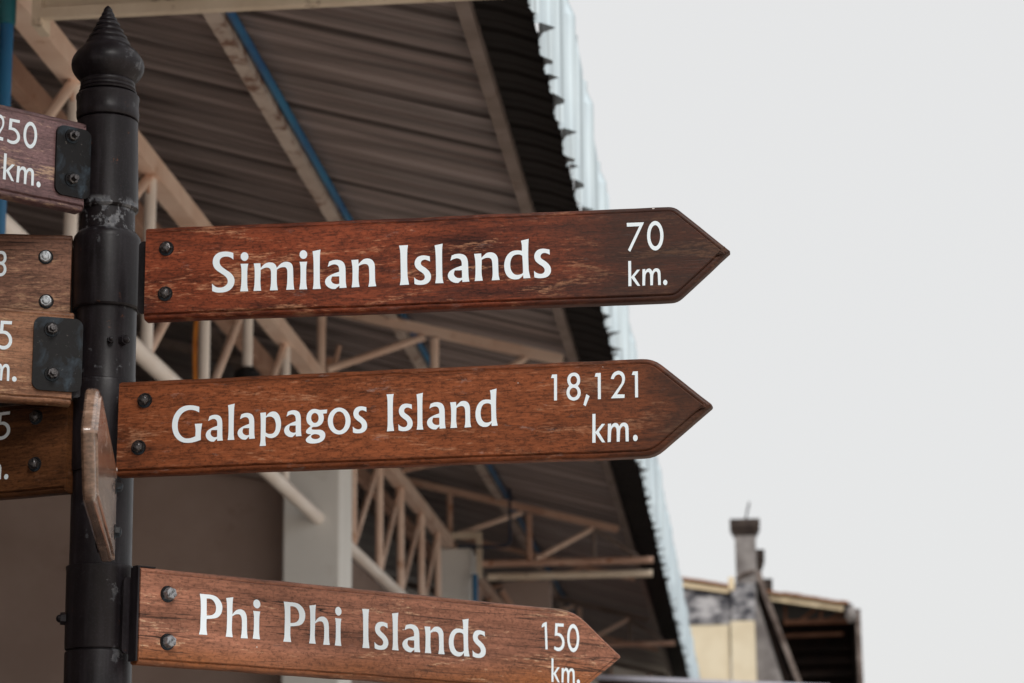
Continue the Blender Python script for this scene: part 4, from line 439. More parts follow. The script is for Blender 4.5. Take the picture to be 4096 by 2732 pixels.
    'w': [[(0.0242, 0.9677), (0.0627, 0.9706), (0.1012, 0.9736), (0.1397, 0.9766), (0.1782, 0.9796), (0.1778, 0.9437), (0.1774, 0.9078), (0.177, 0.8719), (0.1766, 0.8361), (0.195, 0.8664), (0.2128, 0.8978), (0.2317, 0.9272), (0.2534, 0.9512), (0.279, 0.97), (0.3074, 0.9847), (0.3369, 0.9948), (0.3657, 0.9993), (0.3943, 0.9987), (0.4233, 0.9932), (0.4513, 0.9818), (0.4771, 0.9632), (0.4997, 0.9347), (0.52, 0.8979), (0.5394, 0.8577), (0.5592, 0.8191), (0.5796, 0.8536), (0.5993, 0.8893), (0.6203, 0.9225), (0.6445, 0.9495), (0.6732, 0.9698), (0.7051, 0.9854), (0.7383, 0.9956), (0.7707, 1), (0.8032, 0.9982), (0.8364, 0.9906), (0.868, 0.9778), (0.8958, 0.9601), (0.9196, 0.9372), (0.9403, 0.909), (0.958, 0.8767), (0.9724, 0.8414), (0.9833, 0.8046), (0.9908, 0.7652), (0.9956, 0.7209), (0.9982, 0.6689), (1, 0.5365), (0.9998, 0.3653), (0.9988, 0.1788), (0.9982, 0.0001), (0.9627, 0.0001), (0.9272, 0.0001), (0.8917, 0), (0.8562, 0), (0.8535, 0.1735), (0.851, 0.3555), (0.8481, 0.5209), (0.8445, 0.6445), (0.8422, 0.6783), (0.838, 0.7073), (0.8319, 0.7325), (0.8236, 0.7545), (0.8125, 0.7739), (0.7991, 0.7902), (0.7841, 0.8025), (0.7684, 0.8099), (0.7519, 0.8121), (0.7341, 0.8097), (0.716, 0.8026), (0.6985, 0.7912), (0.6811, 0.7747), (0.6636, 0.7533), (0.6473, 0.7283), (0.6332, 0.7005), (0.6215, 0.6715), (0.6115, 0.6403), (0.6036, 0.6045), (0.5981, 0.5619), (0.5904, 0.4516), (0.5833, 0.3086), (0.5763, 0.1524), (0.5692, 0.003), (0.5351, 0.0029), (0.5009, 0.0028), (0.4668, 0.0027), (0.4326, 0.0026), (0.4326, 0.1633), (0.4329, 0.3318), (0.4326, 0.4851), (0.431, 0.6003), (0.4292, 0.6334), (0.4256, 0.6615), (0.4202, 0.6865), (0.4128, 0.7102), (0.4031, 0.7342), (0.3913, 0.757), (0.3779, 0.7765), (0.3634, 0.7904), (0.3474, 0.7984), (0.3298, 0.8016), (0.3116, 0.8), (0.2936, 0.7935), (0.2753, 0.7817), (0.2566, 0.7649), (0.2386, 0.7436), (0.2229, 0.7186), (0.209, 0.6909), (0.1966, 0.6598), (0.1865, 0.6236), (0.1794, 0.5802), (0.1702, 0.4671), (0.1617, 0.32), (0.1536, 0.1594), (0.1452, 0.0056), (0.1089, 0.0048), (0.0726, 0.004), (0.0363, 0.0032), (0, 0.0025), (0.0061, 0.2435), (0.0121, 0.4846), (0.0182, 0.7261)]],
    '.': [[(1, 0.4855), (0.9853, 0.3747), (0.9462, 0.2701), (0.8848, 0.177), (0.8041, 0.1001), (0.7081, 0.0433), (0.6018, 0.0094), (0.4903, 0), (0.3793, 0.0157), (0.2744, 0.0557), (0.1807, 0.1179), (0.1031, 0.1993), (0.0453, 0.2958), (0.0104, 0.4025), (0, 0.5142), (0.0147, 0.6251), (0.0537, 0.7298), (0.1152, 0.8229), (0.1959, 0.8998), (0.2919, 0.9567), (0.3984, 0.9907), (0.5099, 1), (0.6209, 0.9842), (0.7259, 0.9442), (0.8195, 0.8819), (0.8971, 0.8004), (0.9548, 0.7039), (0.9897, 0.5971)]],
    '7': [[(0, 1), (0.2501, 0.9993), (0.5002, 0.9986), (0.7501, 0.9979), (1, 0.9973), (0.7901, 0.7475), (0.5804, 0.4981), (0.371, 0.2489), (0.1618, 0), (0.1314, 0.0174), (0.1011, 0.0348), (0.0708, 0.0523), (0.0404, 0.0697), (0.2107, 0.2695), (0.3811, 0.4694), (0.5516, 0.6695), (0.7223, 0.8698), (0.5444, 0.87), (0.3664, 0.8703), (0.1884, 0.8706), (0.0103, 0.8708), (0.0077, 0.9031), (0.0051, 0.9354), (0.0026, 0.9677)]],
    '0': [[(1, 0.4881), (0.9822, 0.3772), (0.9403, 0.2725), (0.8764, 0.1792), (0.7936, 0.1019), (0.6962, 0.0446), (0.589, 0.0101), (0.4773, 0), (0.3668, 0.0149), (0.2629, 0.0542), (0.1708, 0.1157), (0.0952, 0.1965), (0.0399, 0.2925), (0.0076, 0.3989), (0, 0.5105), (0.0175, 0.6215), (0.0592, 0.7265), (0.1231, 0.8202), (0.206, 0.8977), (0.3036, 0.9553), (0.4112, 0.99), (0.5232, 1), (0.634, 0.9849), (0.7381, 0.9454), (0.8302, 0.8835), (0.9057, 0.8024), (0.9608, 0.7062), (0.9927, 0.5996)], [(0.8046, 0.4925), (0.7932, 0.4127), (0.7672, 0.3373), (0.7278, 0.27), (0.677, 0.2143), (0.6173, 0.1728), (0.5518, 0.1477), (0.4837, 0.1402), (0.4164, 0.1507), (0.3534, 0.1787), (0.2976, 0.2227), (0.252, 0.2806), (0.2188, 0.3495), (0.1997, 0.4259), (0.1956, 0.5061), (0.2069, 0.5859), (0.2328, 0.6615), (0.2722, 0.7289), (0.3231, 0.7848), (0.3828, 0.8264), (0.4485, 0.8516), (0.5167, 0.8591), (0.5841, 0.8485), (0.6473, 0.8204), (0.7031, 0.7762), (0.7486, 0.7181), (0.7817, 0.6491), (0.8007, 0.5726)]],
    '5': [[(0.1412, 0.9891), (0.3417, 0.9918), (0.5424, 0.9946), (0.7434, 0.9973), (0.9447, 1), (0.9395, 0.9715), (0.9343, 0.943), (0.9292, 0.9146), (0.924, 0.8861), (0.7829, 0.8844), (0.6419, 0.8826), (0.5011, 0.8809), (0.3605, 0.8792), (0.3524, 0.8221), (0.3444, 0.7649), (0.3363, 0.7078), (0.3283, 0.6508), (0.3858, 0.6502), (0.4432, 0.6507), (0.5008, 0.649), (0.559, 0.6423), (0.6201, 0.6291), (0.6831, 0.6113), (0.7436, 0.5904), (0.797, 0.5676), (0.843, 0.5429), (0.8835, 0.5156), (0.9183, 0.4866), (0.9469, 0.4566), (0.9694, 0.4253), (0.9861, 0.3926), (0.9964, 0.3591), (1, 0.3256), (0.9971, 0.2918), (0.9877, 0.2573), (0.9715, 0.2234), (0.9481, 0.1913), (0.9167, 0.1604), (0.8776, 0.1304), (0.8327, 0.1026), (0.7834, 0.0782), (0.7289, 0.057), (0.6687, 0.0387), (0.6055, 0.0237), (0.5419, 0.0123), (0.4785, 0.0047), (0.4138, 0.0004), (0.3479, 0), (0.2807, 0.0038), (0.2119, 0.0134), (0.1416, 0.0282), (0.0706, 0.0449), (0, 0.0606), (0.0093, 0.0865), (0.0187, 0.1124), (0.028, 0.1383), (0.0374, 0.1643), (0.0878, 0.1553), (0.1381, 0.1459), (0.1888, 0.1375), (0.2406, 0.1314), (0.295, 0.1275), (0.3511, 0.1252), (0.4063, 0.1253), (0.458, 0.1286), (0.5063, 0.1355), (0.5524, 0.1455), (0.5951, 0.158), (0.6334, 0.1725), (0.6678, 0.1895), (0.6985, 0.2091), (0.7244, 0.23), (0.7446, 0.2507), (0.7583, 0.2713), (0.7662, 0.2924), (0.7693, 0.3135), (0.7687, 0.3344), (0.765, 0.3548), (0.7576, 0.375), (0.7454, 0.3952), (0.7273, 0.4159), (0.7024, 0.4383), (0.6713, 0.462), (0.6362, 0.4842), (0.5988, 0.5027), (0.5592, 0.5166), (0.5164, 0.5273), (0.4715, 0.5354), (0.4255, 0.5414), (0.3769, 0.545), (0.3258, 0.5461), (0.2755, 0.5456), (0.2297, 0.5446), (0.1901, 0.543), (0.1546, 0.5404), (0.1207, 0.5374), (0.086, 0.5347), (0.0998, 0.6482), (0.1136, 0.7617), (0.1274, 0.8754)]],
    'j': [[(0, 0.7866), (0.0208, 0.8177), (0.0347, 0.8492), (0.0623, 0.8798), (0.1239, 0.908), (0.2332, 0.933), (0.3766, 0.9556), (0.5338, 0.9772), (0.6842, 0.9993), (0.734, 0.9995), (0.7837, 0.9997), (0.8335, 0.9998), (0.8833, 1), (0.9125, 0.7505), (0.9417, 0.5012), (0.9709, 0.2523), (1, 0.0036), (0.9046, 0.0027), (0.8092, 0.0018), (0.7139, 0.0009), (0.6186, 0), (0.5937, 0.2117), (0.5687, 0.4236), (0.5438, 0.6357), (0.5188, 0.848), (0.4479, 0.8377), (0.3763, 0.8271), (0.3061, 0.8171), (0.239, 0.8084), (0.1764, 0.8017), (0.117, 0.7964), (0.0588, 0.7917)]],
}
LETTERS = {
    'S1': [('S', 0.11262, -0.03783, 0.03717, 0.06867), ('i', 0.15919, -0.03732, 0.01338, 0.06575), ('m', 0.18111, -0.03748, 0.06714, 0.04703), ('i', 0.25634, -0.03782, 0.01307, 0.06559), ('l', 0.27756, -0.03805, 0.01431, 0.0657), ('a', 0.29845, -0.03911, 0.03531, 0.04849), ('n', 0.34128, -0.0376, 0.04086, 0.04718), ('I', 0.41914, -0.03697, 0.0162, 0.06621), ('s', 0.44368, -0.03785, 0.02732, 0.04876), ('l', 0.47693, -0.03625, 0.0143, 0.06557), ('a', 0.49823, -0.03689, 0.03473, 0.04827), ('n', 0.54092, -0.035, 0.04106, 0.04666), ('d', 0.58933, -0.03493, 0.04199, 0.06654), ('s', 0.63708, -0.03448, 0.0274, 0.04871), ('7', 0.78705, 0.00318, 0.02777, 0.04817), ('k', 0.78749, -0.05337, 0.01908, 0.04153), ('w', 0.8097, -0.05325, 0.02932, 0.02773), ('0', 0.81908, 0.00379, 0.02615, 0.04894), ('.', 0.8427, -0.05385, 0.00667, 0.00888)],
    'S2': [('G', 0.09264, -0.02924, 0.05048, 0.06132), ('a', 0.14945, -0.02887, 0.02875, 0.04369), ('l', 0.18537, -0.02734, 0.01204, 0.05897), ('a', 0.20233, -0.02774, 0.0289, 0.04329), ('p', 0.23932, -0.03914, 0.03468, 0.05533), ('a', 0.27927, -0.02668, 0.02883, 0.04357), ('g', 0.31523, -0.03838, 0.03429, 0.05583), ('o', 0.35068, -0.02547, 0.03738, 0.04357), ('s', 0.39168, -0.02479, 0.02343, 0.04336), ('I', 0.44615, -0.02354, 0.01277, 0.05986), ('s', 0.46562, -0.02426, 0.02322, 0.04418), ('l', 0.4947, -0.02296, 0.01133, 0.05921), ('a', 0.51191, -0.02359, 0.03013, 0.04365), ('n', 0.54903, -0.02242, 0.03394, 0.04272), ('d', 0.58968, -0.02271, 0.03551, 0.06062), ('1', 0.71009, 0.01486, 0.00967, 0.0416), ('8', 0.73448, 0.01339, 0.02243, 0.04452), (',', 0.76091, 0.00379, 0.00997, 0.01916), ('k', 0.77439, -0.05463, 0.02036, 0.04565), ('1', 0.77921, 0.01403, 0.00965, 0.04165), ('w', 0.79838, -0.05448, 0.033, 0.02982), ('2', 0.80437, 0.01423, 0.02249, 0.0435), ('1', 0.83754, 0.01437, 0.00959, 0.04135), ('.', 0.83801, -0.05451, 0.00734, 0.01)],
    'S3': [('P', 0.11114, -0.02378, 0.04375, 0.06619), ('h', 0.16181, -0.02424, 0.04359, 0.06608), ('i', 0.2147, -0.02373, 0.01449, 0.06537), ('P', 0.27502, -0.0242, 0.04371, 0.06667), ('h', 0.32667, -0.02395, 0.04279, 0.06609), ('i', 0.37967, -0.02382, 0.01361, 0.06591), ('I', 0.43573, -0.02392, 0.01635, 0.06686), ('s', 0.46232, -0.02474, 0.0294, 0.04818), ('l', 0.49902, -0.0234, 0.0149, 0.06517), ('a', 0.52179, -0.02477, 0.03857, 0.04854), ('n', 0.56967, -0.02381, 0.04429, 0.04758), ('d', 0.62302, -0.02511, 0.04634, 0.06785), ('s', 0.6759, -0.02493, 0.03, 0.0492), ('j', 0.83549, 0.00034, 0.01384, 0.04964), ('k', 0.85747, -0.05738, 0.02011, 0.04269), ('5', 0.86425, -0.00092, 0.02548, 0.05106), ('w', 0.88133, -0.05727, 0.03174, 0.02723), ('0', 0.89598, -0.00047, 0.02918, 0.05166), ('.', 0.91771, -0.05823, 0.00785, 0.00913)],
    'L1': [('2', -0.17108, 0.01317, 0.01729, 0.04386), ('k', -0.15248, -0.05151, 0.02081, 0.04445), ('5', -0.14768, 0.01128, 0.0236, 0.04338), ('w', -0.12795, -0.05207, 0.03209, 0.02924), ('0', -0.11811, 0.01034, 0.02537, 0.04611), ('.', -0.09079, -0.05281, 0.00776, 0.00978)],
    'L2': [('8', -0.12633, 0.00205, 0.02044, 0.04378)],
    'L3': [('w', -0.1282, -0.0459, 0.02636, 0.02766), ('5', -0.12204, 0.00515, 0.02251, 0.04803), ('.', -0.09743, -0.04656, 0.00743, 0.00881)],
    'L4': [('w', -0.15502, -0.04707, 0.03259, 0.02643), ('5', -0.13594, 0.01896, 0.02781, 0.04681), ('.', -0.11666, -0.04826, 0.00833, 0.00905)],
}

# ---------------------------------------------------------------- ground
bm = bmesh.new()
s = 600.0
vs = [bm.verts.new(p) for p in ((-s, -s, 0), (s, -s, 0), (s, s, 0), (-s, s, 0))]
bm.faces.new(vs)
tag(obj('ground', bm, GROUND), 'pale grey paved ground around the hall', kind='structure')

bm = bmesh.new(); box(bm, -17.2, -0.75, -11.8, 34.6, -0.05, 0.12, 0.01)  # unseen dark slab, added to cut light bounced up inside the hall
tag(obj('added_floor', bm, ADDED_FLOOR), 'unseen dark slab added under the hall to cut bounced light', kind='structure')

bm = bmesh.new()  # unseen dark strip, added to cut light bounced onto the far roof
v = [bm.verts.new(p) for p in ((-0.70, 13.5, 0.004), (40, 13.5, 0.004), (40, 400, 0.004), (-0.70, 400, 0.004))]
bm.faces.new(v)
tag(obj('added_dark_strip', bm, ADDED_DARK), 'unseen dark strip added beyond the pale paving to cut bounced light', kind='structure')

# ---------------------------------------------------------------- the market hall
hall = tag(empty('market_hall', (-2.1, 12.03, 0)), 'long steel truss hall with a dark corrugated underside and a pale blue fascia', 'building')
HX, HY = -2.1, 12.03
def hobj(name, bm, m, smooth=False):
    o = obj(name, bm, m, hall, smooth)
    o.matrix_parent_inverse = Matrix.Translation((-HX, -HY, 0))
    return o
def hcopy(name, src, loc, rot=(0, 0, 0)):
    o = shared(name, src, hall, loc, rot)
    o.matrix_parent_inverse = Matrix.Translation((-HX, -HY, 0))
    return o
def sub(name, bm, m, parent, smooth=False):
    return obj(name, bm, m, parent, smooth)

SL = 0.2825
def roof_z(x): return 4.700 - SL * (x + 1.744)
Y_NEAR, Y_FAR = -11.6, 34.4  # near end carried on unseen behind the camera to darken the post's left
PITCH_R = 0.2

def sheet_profile(n, pitch, rib):
    """(y, dz) across one sheet: flat pans with narrow ribs and a faint centre bead"""
    out = []
    for k in range(n):
        y = k * pitch
        out += [(y, 0.0), (y + pitch * .36, 0.0), (y + pitch * .42, .005), (y + pitch * .48, 0.0), (y + pitch * .74, 0.0), (y + pitch * .82, rib), (y + pitch * .92, rib)]
    out += [(n * pitch, 0.0), (n * pitch + pitch * .36, 0.0), (n * pitch + pitch * .40, .004)]      # side lap over the next sheet
    return out

def roof_sheet(x0, x1, n, pitch, rib, thick=0.004, steps=10):
    bm = bmesh.new()
    prof = sheet_profile(n, pitch, rib)
    cols = []
    for i in range(steps + 1):
        x = x0 + (x1 - x0) * i / steps
        sag = 0.006 * math.sin(i * 1.9)
        cols.append([bm.verts.new((x, y, -SL * (x - x0) + dz + sag)) for y, dz in prof])
    for A, B in zip(cols, cols[1:]):
        for k in range(len(prof) - 1):
            bm.faces.new((A[k], B[k], B[k + 1], A[k + 1]))
    return bm

# main roof: sheets one metre wide, eave to ridge, laid side by side
XR, XO, XE = -9.0, -0.80, -0.575
n_sheet = int((Y_FAR - Y_NEAR) / 1.0)
proto = None
for k in range(n_sheet):
    y = Y_NEAR + k * 1.0
    loc = (XR, y, roof_z(XR) + random.uniform(0.0, 0.002) + (0.004 if k % 2 else 0))
    rot = (random.uniform(-0.0015, 0.0015), random.uniform(-0.0002, 0.0002), 0)
    if proto is None:
        proto = hobj('roof_sheet', roof_sheet(0, XO - XR, 5, PITCH_R, 0.032), ROOF)
        proto.location, proto.rotation_euler = loc, rot
    else:
        hcopy('roof_sheet', proto, loc, rot)
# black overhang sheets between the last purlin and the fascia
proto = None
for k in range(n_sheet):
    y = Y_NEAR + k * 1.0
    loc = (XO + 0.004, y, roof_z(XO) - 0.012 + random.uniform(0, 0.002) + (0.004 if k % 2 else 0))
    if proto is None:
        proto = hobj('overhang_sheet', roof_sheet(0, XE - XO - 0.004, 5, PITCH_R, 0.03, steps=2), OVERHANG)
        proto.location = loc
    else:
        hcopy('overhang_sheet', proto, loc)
# the far slope of the roof, beyond the ridge
bm = bmesh.new()
zr = roof_z(XR)
for (xa, za, xb, zb) in ((XR, zr + .01, XR - 8.0, zr - 2.2),):
    v = [bm.verts.new(p) for p in ((xa, Y_NEAR, za), (xa, Y_FAR, za), (xb, Y_FAR, zb), (xb, Y_NEAR, zb))]
    bm.faces.new(v)
hobj('back_roof_slope', bm, ROOF)

# fascia: upright ribbed sheets, jagged lower edge, scalloped upper edge
XF = -0.560
def fascia_sheet(n, pitch, seed):
    bm = bmesh.new()
    rnd = random.Random(seed)
    prof = []
    for k in range(n):
        y = k * pitch
        d = rnd.choice((0.030, 0.036, 0.044, 0.060))
        prof += [(y, 0.0), (y + pitch * .10, d * .28), (y + pitch * .28, d), (y + pitch * .34, d * .95), (y + pitch * .46, d * .30), (y + pitch * .58, 0.003), (y + pitch * .76, 0.0), (y + pitch * .80, 0.007), (y + pitch * .84, 0.0)]
    prof.append((n * pitch, 0.0))
    zs = [0.0, 0.03, 0.25, 0.45, 0.53, 0.57]
    cols = []
    for y, d in prof:
        ph = 2 * math.pi * y / (n * pitch)
        low = 0.018 * math.sin(ph * 2.0) + rnd.uniform(-0.006, 0.006)
        top = 0.022 * math.sin(ph) + 0.008 * math.sin(ph * 4)
        cols.append([bm.verts.new((d * (1.0 if z < .5 else .6), y, z + (low if z < .02 else 0) + (top if z > .5 else 0))) for z in zs])
    for A, B in zip(cols, cols[1:]):
        for k in range(len(zs) - 1):
            bm.faces.new((A[k], A[k + 1], B[k + 1], B[k]))
    return bm
screw_proto = None
protos = []
for k in range(n_sheet):
    loc = (XF + random.uniform(-0.004, 0.004), Y_NEAR + k * 1.0, 4.255 + random.uniform(-0.012, 0.012))
    rot = (0, random.uniform(-0.006, 0.006), random.uniform(-0.006, 0.006))
    if k < 4:
        f = hobj('fascia_sheet', fascia_sheet(5, 0.2, 4 + k), FASCIA)
        protos.append(f)
        f.location, f.rotation_euler = loc, rot
    else:
        f = hcopy('fascia_sheet', protos[random.randrange(4)], loc, rot)
    for j, (yy, zz) in enumerate(((0.30, 0.40), (0.72, 0.40))):
        if (k * 2 + j) % 3 == 1: continue
        if screw_proto is None:
            bm = bmesh.new()
            bmesh.ops.create_cone(bm, cap_ends=True, segments=8, radius1=0.010, radius2=0.009, depth=0.034, matrix=Matrix.Rotation(math.pi / 2, 4, 'Y'))
            screw_proto = sub('screw', bm, SCREW, f)
            screw_proto.location = (0.022, yy, zz)
        else:
            shared('screw', screw_proto, f, (0.022, yy, zz))

# purlins under the roof, parallel to the eave
for x, w, h, m, nm in ((-1.72, 0.055, 0.075, STEEL_RUST, 'purlin'), (-0.79, 0.045, 0.05, STEEL_DIM, 'purlin'), (-3.1, 0.05, 0.07, STEEL_DIM, 'purlin'), (-4.6, 0.05, 0.07, STEEL_DIM, 'purlin'), (-6.2, 0.05, 0.07, STEEL_DIM, 'purlin')):
    bm = bmesh.new()
    z = roof_z(x) - h / 2 - 0.008
    beam(bm, (x, Y_NEAR, z), (x, Y_FAR, z), w, h)
    hobj(nm, bm, m)
# blue conduit clipped beside the purlin
bm = bmesh.new()
tube(bm, [(-1.668, Y_NEAR, roof_z(-1.668) - 0.035), (-1.668, Y_FAR - 8, roof_z(-1.668) - 0.035)], 0.017)
hobj('conduit', bm, BLUE, True)
bm = bmesh.new()                                                     # its drop at the third frame
tube(bm, [(-1.60, 17.2, 4.62), (-1.60, 17.2, 4.23), (-1.63, 17.2, 4.20), (-1.98, 17.2, 4.20)], 0.010)
hobj('conduit', bm, NAVY, True)

# columns with their caps
COLS = [(-2.1, 0.9), (-2.1, 12.18), (-2.06, 17.80), (-2.1, 23.4), (-2.1, 29.0)]
bm = bmesh.new(); box(bm, -0.1475, 0.1475, -0.15, 0.24, 0, 4.26, 0.012)
cproto = hobj('column', bm, CONCRETE)
cproto.location = (COLS[1][0] - 0.033, COLS[1][1] , 0)
for i, (x, y) in enumerate(COLS):
    if i == 1: continue
    c = hcopy('column', cproto, (x, y, 0))
    if i == 2: c.scale = (0.85, 1, 1)
# frame round the head of the second column
bm = bmesh.new()
beam(bm, (-2.09, 17.60, 4.345), (-1.846, 17.60, 4.345), 0.045)
beam(bm, (-1.866, 17.60, 4.3225), (-1.866, 17.60, 4.02), 0.04)
hobj('column_frame', bm, STEEL_TAN)
bm = bmesh.new(); tube(bm, [(-1.895, 17.55, 0), (-1.895, 17.55, 4.05)], 0.022)
hobj('downpipe', bm, BLUE, True)

# long truss between the columns, running beside the eave
VY = [3.6, 4.55, 5.5, 6.45, 7.35, 8.39, 9.34, 10.2, 11.1]
VY2 = [13.15, 14.16, 15.08, 16.1, 17.0]
VY3 = [18.9, 19.8, 20.7, 21.6, 22.5]
VY4 = [24.5, 25.4, 26.3, 27.2, 28.1]
BOUNDS = [(1.14, 12.03, VY), (12.42, 17.65, VY2), (18.04, 23.25, VY3), (23.64, 28.85, VY4)]
for bi, (ya, yb, vy) in enumerate(BOUNDS):
    bm = bmesh.new()
    beam(bm, (-2.1, ya, 4.302), (-2.1, yb, 4.302), 0.075, 0.075)
    top = hobj('top_chord', bm, STEEL)
    bm = bmesh.new()
    tube(bm, [(-2.1, ya, 3.585), (-2.1, yb - (0.02 if bi else -0.06), 3.585)], 0.034, 14)
    hobj('bottom_chord', bm, STEEL_WHITE, True)
    for i, y in enumerate(vy):
        bm = bmesh.new()
        prism(bm, [(y - .075, 4.264), (y + .05, 4.264), (y + .028, 4.20), (y - .055, 4.205)], -2.1 - .004, -2.1 + .004)
        bmesh.ops.transform(bm, verts=bm.verts[:], matrix=Matrix(((0, 1, 0, 0), (1, 0, 0, 0), (0, 0, 1, 0), (0, 0, 0, 1))))
        hobj('gusset', bm, STEEL_PINK)
        bm = bmesh.new(); tube(bm, [(-2.1, y, 4.264), (-2.1, y, 3.615)], 0.023)
        hobj('upright_web', bm, STEEL_WHITE if bi == 0 else STEEL, True)
        ny = vy[i + 1] if i + 1 < len(vy) else None
        if ny:
            bm = bmesh.new(); tube(bm, [(-2.1, y + 0.03, 3.615), (-2.1, ny - 0.03, 4.264)], 0.018)
            hobj('diagonal_web', bm, STEEL, True)
    bm = bmesh.new()
    beam(bm, (-2.36, ya, 4.37), (-2.36, yb + 0.3, 4.37), 0.05, 0.09)
    hobj('wall_plate', bm, STEEL_PINK)

# cross frames: roof-following top chord, level bottom chord, webs
def cross_frame(y, full=True, second=False):
    bm = bmesh.new()
    a, b = -2.45, -0.84
    beam(bm, (a, y, roof_z(a) - 0.115), (b, y, roof_z(b) - 0.075), 0.05, 0.05)
    hobj('rafter', bm, STEEL_DIM if y > 20 else STEEL_PINK if second else STEEL)
    bm = bmesh.new()
    if y < 8:
        beam(bm, (-1.93, y, 4.172), (-0.60, y, 4.178), 0.06, 0.055)
        beam(bm, (-1.93, y - 0.045, 4.136), (-0.60, y - 0.045, 4.144), 0.03, 0.03)
    else:
        tube(bm, [(-1.86, y, 4.140), (-0.59, y, 4.140)], 0.026)
    hobj('tie_beam', bm, STEEL_TAN if y < 8 else STEEL_PINK)
    if second:
        bm = bmesh.new(); tube(bm, [(-1.82, y + 0.08, 4.052), (-0.60, y + 0.08, 4.052)], 0.028)
        hobj('tie_beam', bm, STEEL_TAN, True)
    if y > 8:
        for x in (-2.09, -1.50):
            bm = bmesh.new(); tube(bm, [(x, y, 4.165 if x > -2 else 4.34), (x, y, roof_z(x) - 0.13)], 0.023)
            hobj('upright_web', bm, STEEL_PINK if second else STEEL, True)
        for p, q in (((-2.05, 4.36), (-1.55, roof_z(-1.55) - 0.13)), ((-1.45, 4.165), (-1.02, roof_z(-1.02) - 0.11))):
            bm = bmesh.new(); tube(bm, [(p[0], y, p[1]), (q[0], y, q[1])], 0.020)
            hobj('diagonal_web', bm, STEEL, True)
for y0, segs in ((17.65, (((-1.02, roof_z(-1.02) - .11), (-0.70, 4.165)), ((-1.02, roof_z(-1.02) - .12), (-1.02, 4.165)))),
                 (23.28, (((-1.02, roof_z(-1.02) - .11), (-0.70, 4.165)), ((-1.02, roof_z(-1.02) - .12), (-1.02, 4.165)))),
                 (12.03, (((-1.02, roof_z(-1.02) - .12), (-1.02, 4.165)),))):
    for p, q in segs:
        bm = bmesh.new(); tube(bm, [(p[0], y0, p[1]), (q[0], y0, q[1])], 0.016)
        hobj('diagonal_web', bm, STEEL_DIM, True)
cross_frame(6.43)
cross_frame(12.03)
cross_frame(17.65, second=True)
cross_frame(23.28)
cross_frame(28.9)
bm = bmesh.new()                                                      # bracket at the inner end of the near tie beam
box(bm, -1.955, -1.928, 6.37, 6.47, 4.10, 4.22)
hobj('bracket', bm, STEEL_TAN)
for y in (14.8, 20.4, 26.1):          # light intermediate rafters with their struts
    bm = bmesh.new(); beam(bm, (-2.45, y, roof_z(-2.45) - .1), (-0.84, y, roof_z(-0.84) - .07), 0.04, 0.04); hobj('rafter', bm, STEEL_PINK)
    for p, q in (((-2.05, 4.33), (-1.30, roof_z(-1.30) - .11)), ((-2.10, 4.33), (-2.42, roof_z(-2.42) - .12))):
        bm = bmesh.new(); tube(bm, [(p[0], y, p[1]), (q[0], y, q[1])], 0.015); hobj('strut', bm, STEEL_PINK, True)
# inner rafters beyond the long truss
for y, w in ((9.3, 0.05), (14.5, 0.06), (20.2, 0.06), (26.0, 0.06)):
    bm = bmesh.new()
    beam(bm, (-6.5, y, roof_z(-6.5) - 0.12), (-2.45, y, roof_z(-2.45) - 0.06), w, w)
    hobj('rafter', bm, STEEL_DIM)
# tubes seen inside the second bay, near the first column
bm = bmesh.new(); tube(bm, [(-2.20, 12.9, 3.9), (-2.20, 12.9, 4.62)], 0.034); hobj('inner_post', bm, STEEL_PINK, True)
bm = bmesh.new()
tube(bm, [(-2.09, 12.6, 4.62), (-2.115, 12.6, 4.52), (-2.118, 12.6, 4.40), (-2.10, 12.6, 4.29), (-2.06, 12.6, 4.22)], 0.015)
hobj('bent_pipe', bm, STEEL_PINK, True)

# rendered walls between the columns
bm = bmesh.new(); box(bm, -11.0, -2.30, 12.30, 12.48, 0, 3.98); hobj('wall', bm, WALLM)
bm = bmesh.new(); box(bm, -2.72, -2.56, 12.70, 25.2, 0, 3.95); hobj('wall', bm, WALLM)
bm = bmesh.new(); box(bm, -1.84, -1.46, 19.1, 19.25, 0, 4.20); hobj('wall', bm, WALLM)
bm = bmesh.new(); beam(bm, (-3.2, 12.2, 4.02), (-2.2, 12.2, 3.79), 0.05, 0.04); hobj('wall_brace', bm, STEEL_DIM)
bm = bmesh.new(); box(bm, -9.2, -9.0, Y_NEAR, Y_FAR, 0, roof_z(-9.0) - 0.05); hobj('wall', bm, WALLM)
bm = bmesh.new(); box(bm, -8.9, -1.2, 30.5, 30.7, 0, 4.30); hobj('wall', bm, DARKWOOD)
# a slanting brace behind the downpipe of the second column
bm = bmesh.new(); tube(bm, [(-1.80, 18.6, 4.06), (-1.50, 18.6, 3.55)], 0.026); hobj('brace', bm, STEEL_PINK, True)

# tall blue water pipe with its teal coupling at the left
pipe = tag(empty('water_pipe', (-2.038, 6.405, 0)), 'blue plastic water pipe with a teal coupling standing left of the signpost', 'pipe')
bm = bmesh.new(); tube(bm, [(0, 0, 0), (0, 0, 4.55)], 0.0205, 16); obj('pipe', bm, BLUE, pipe, True)
bm = bmesh.new(); lathe(bm, [(4.115, 0.0195), (4.117, 0.0245), (4.13, 0.0255), (4.28, 0.0255), (4.293, 0.0245), (4.295, 0.0195)], 20); obj('coupling', bm, TEAL, pipe, True)

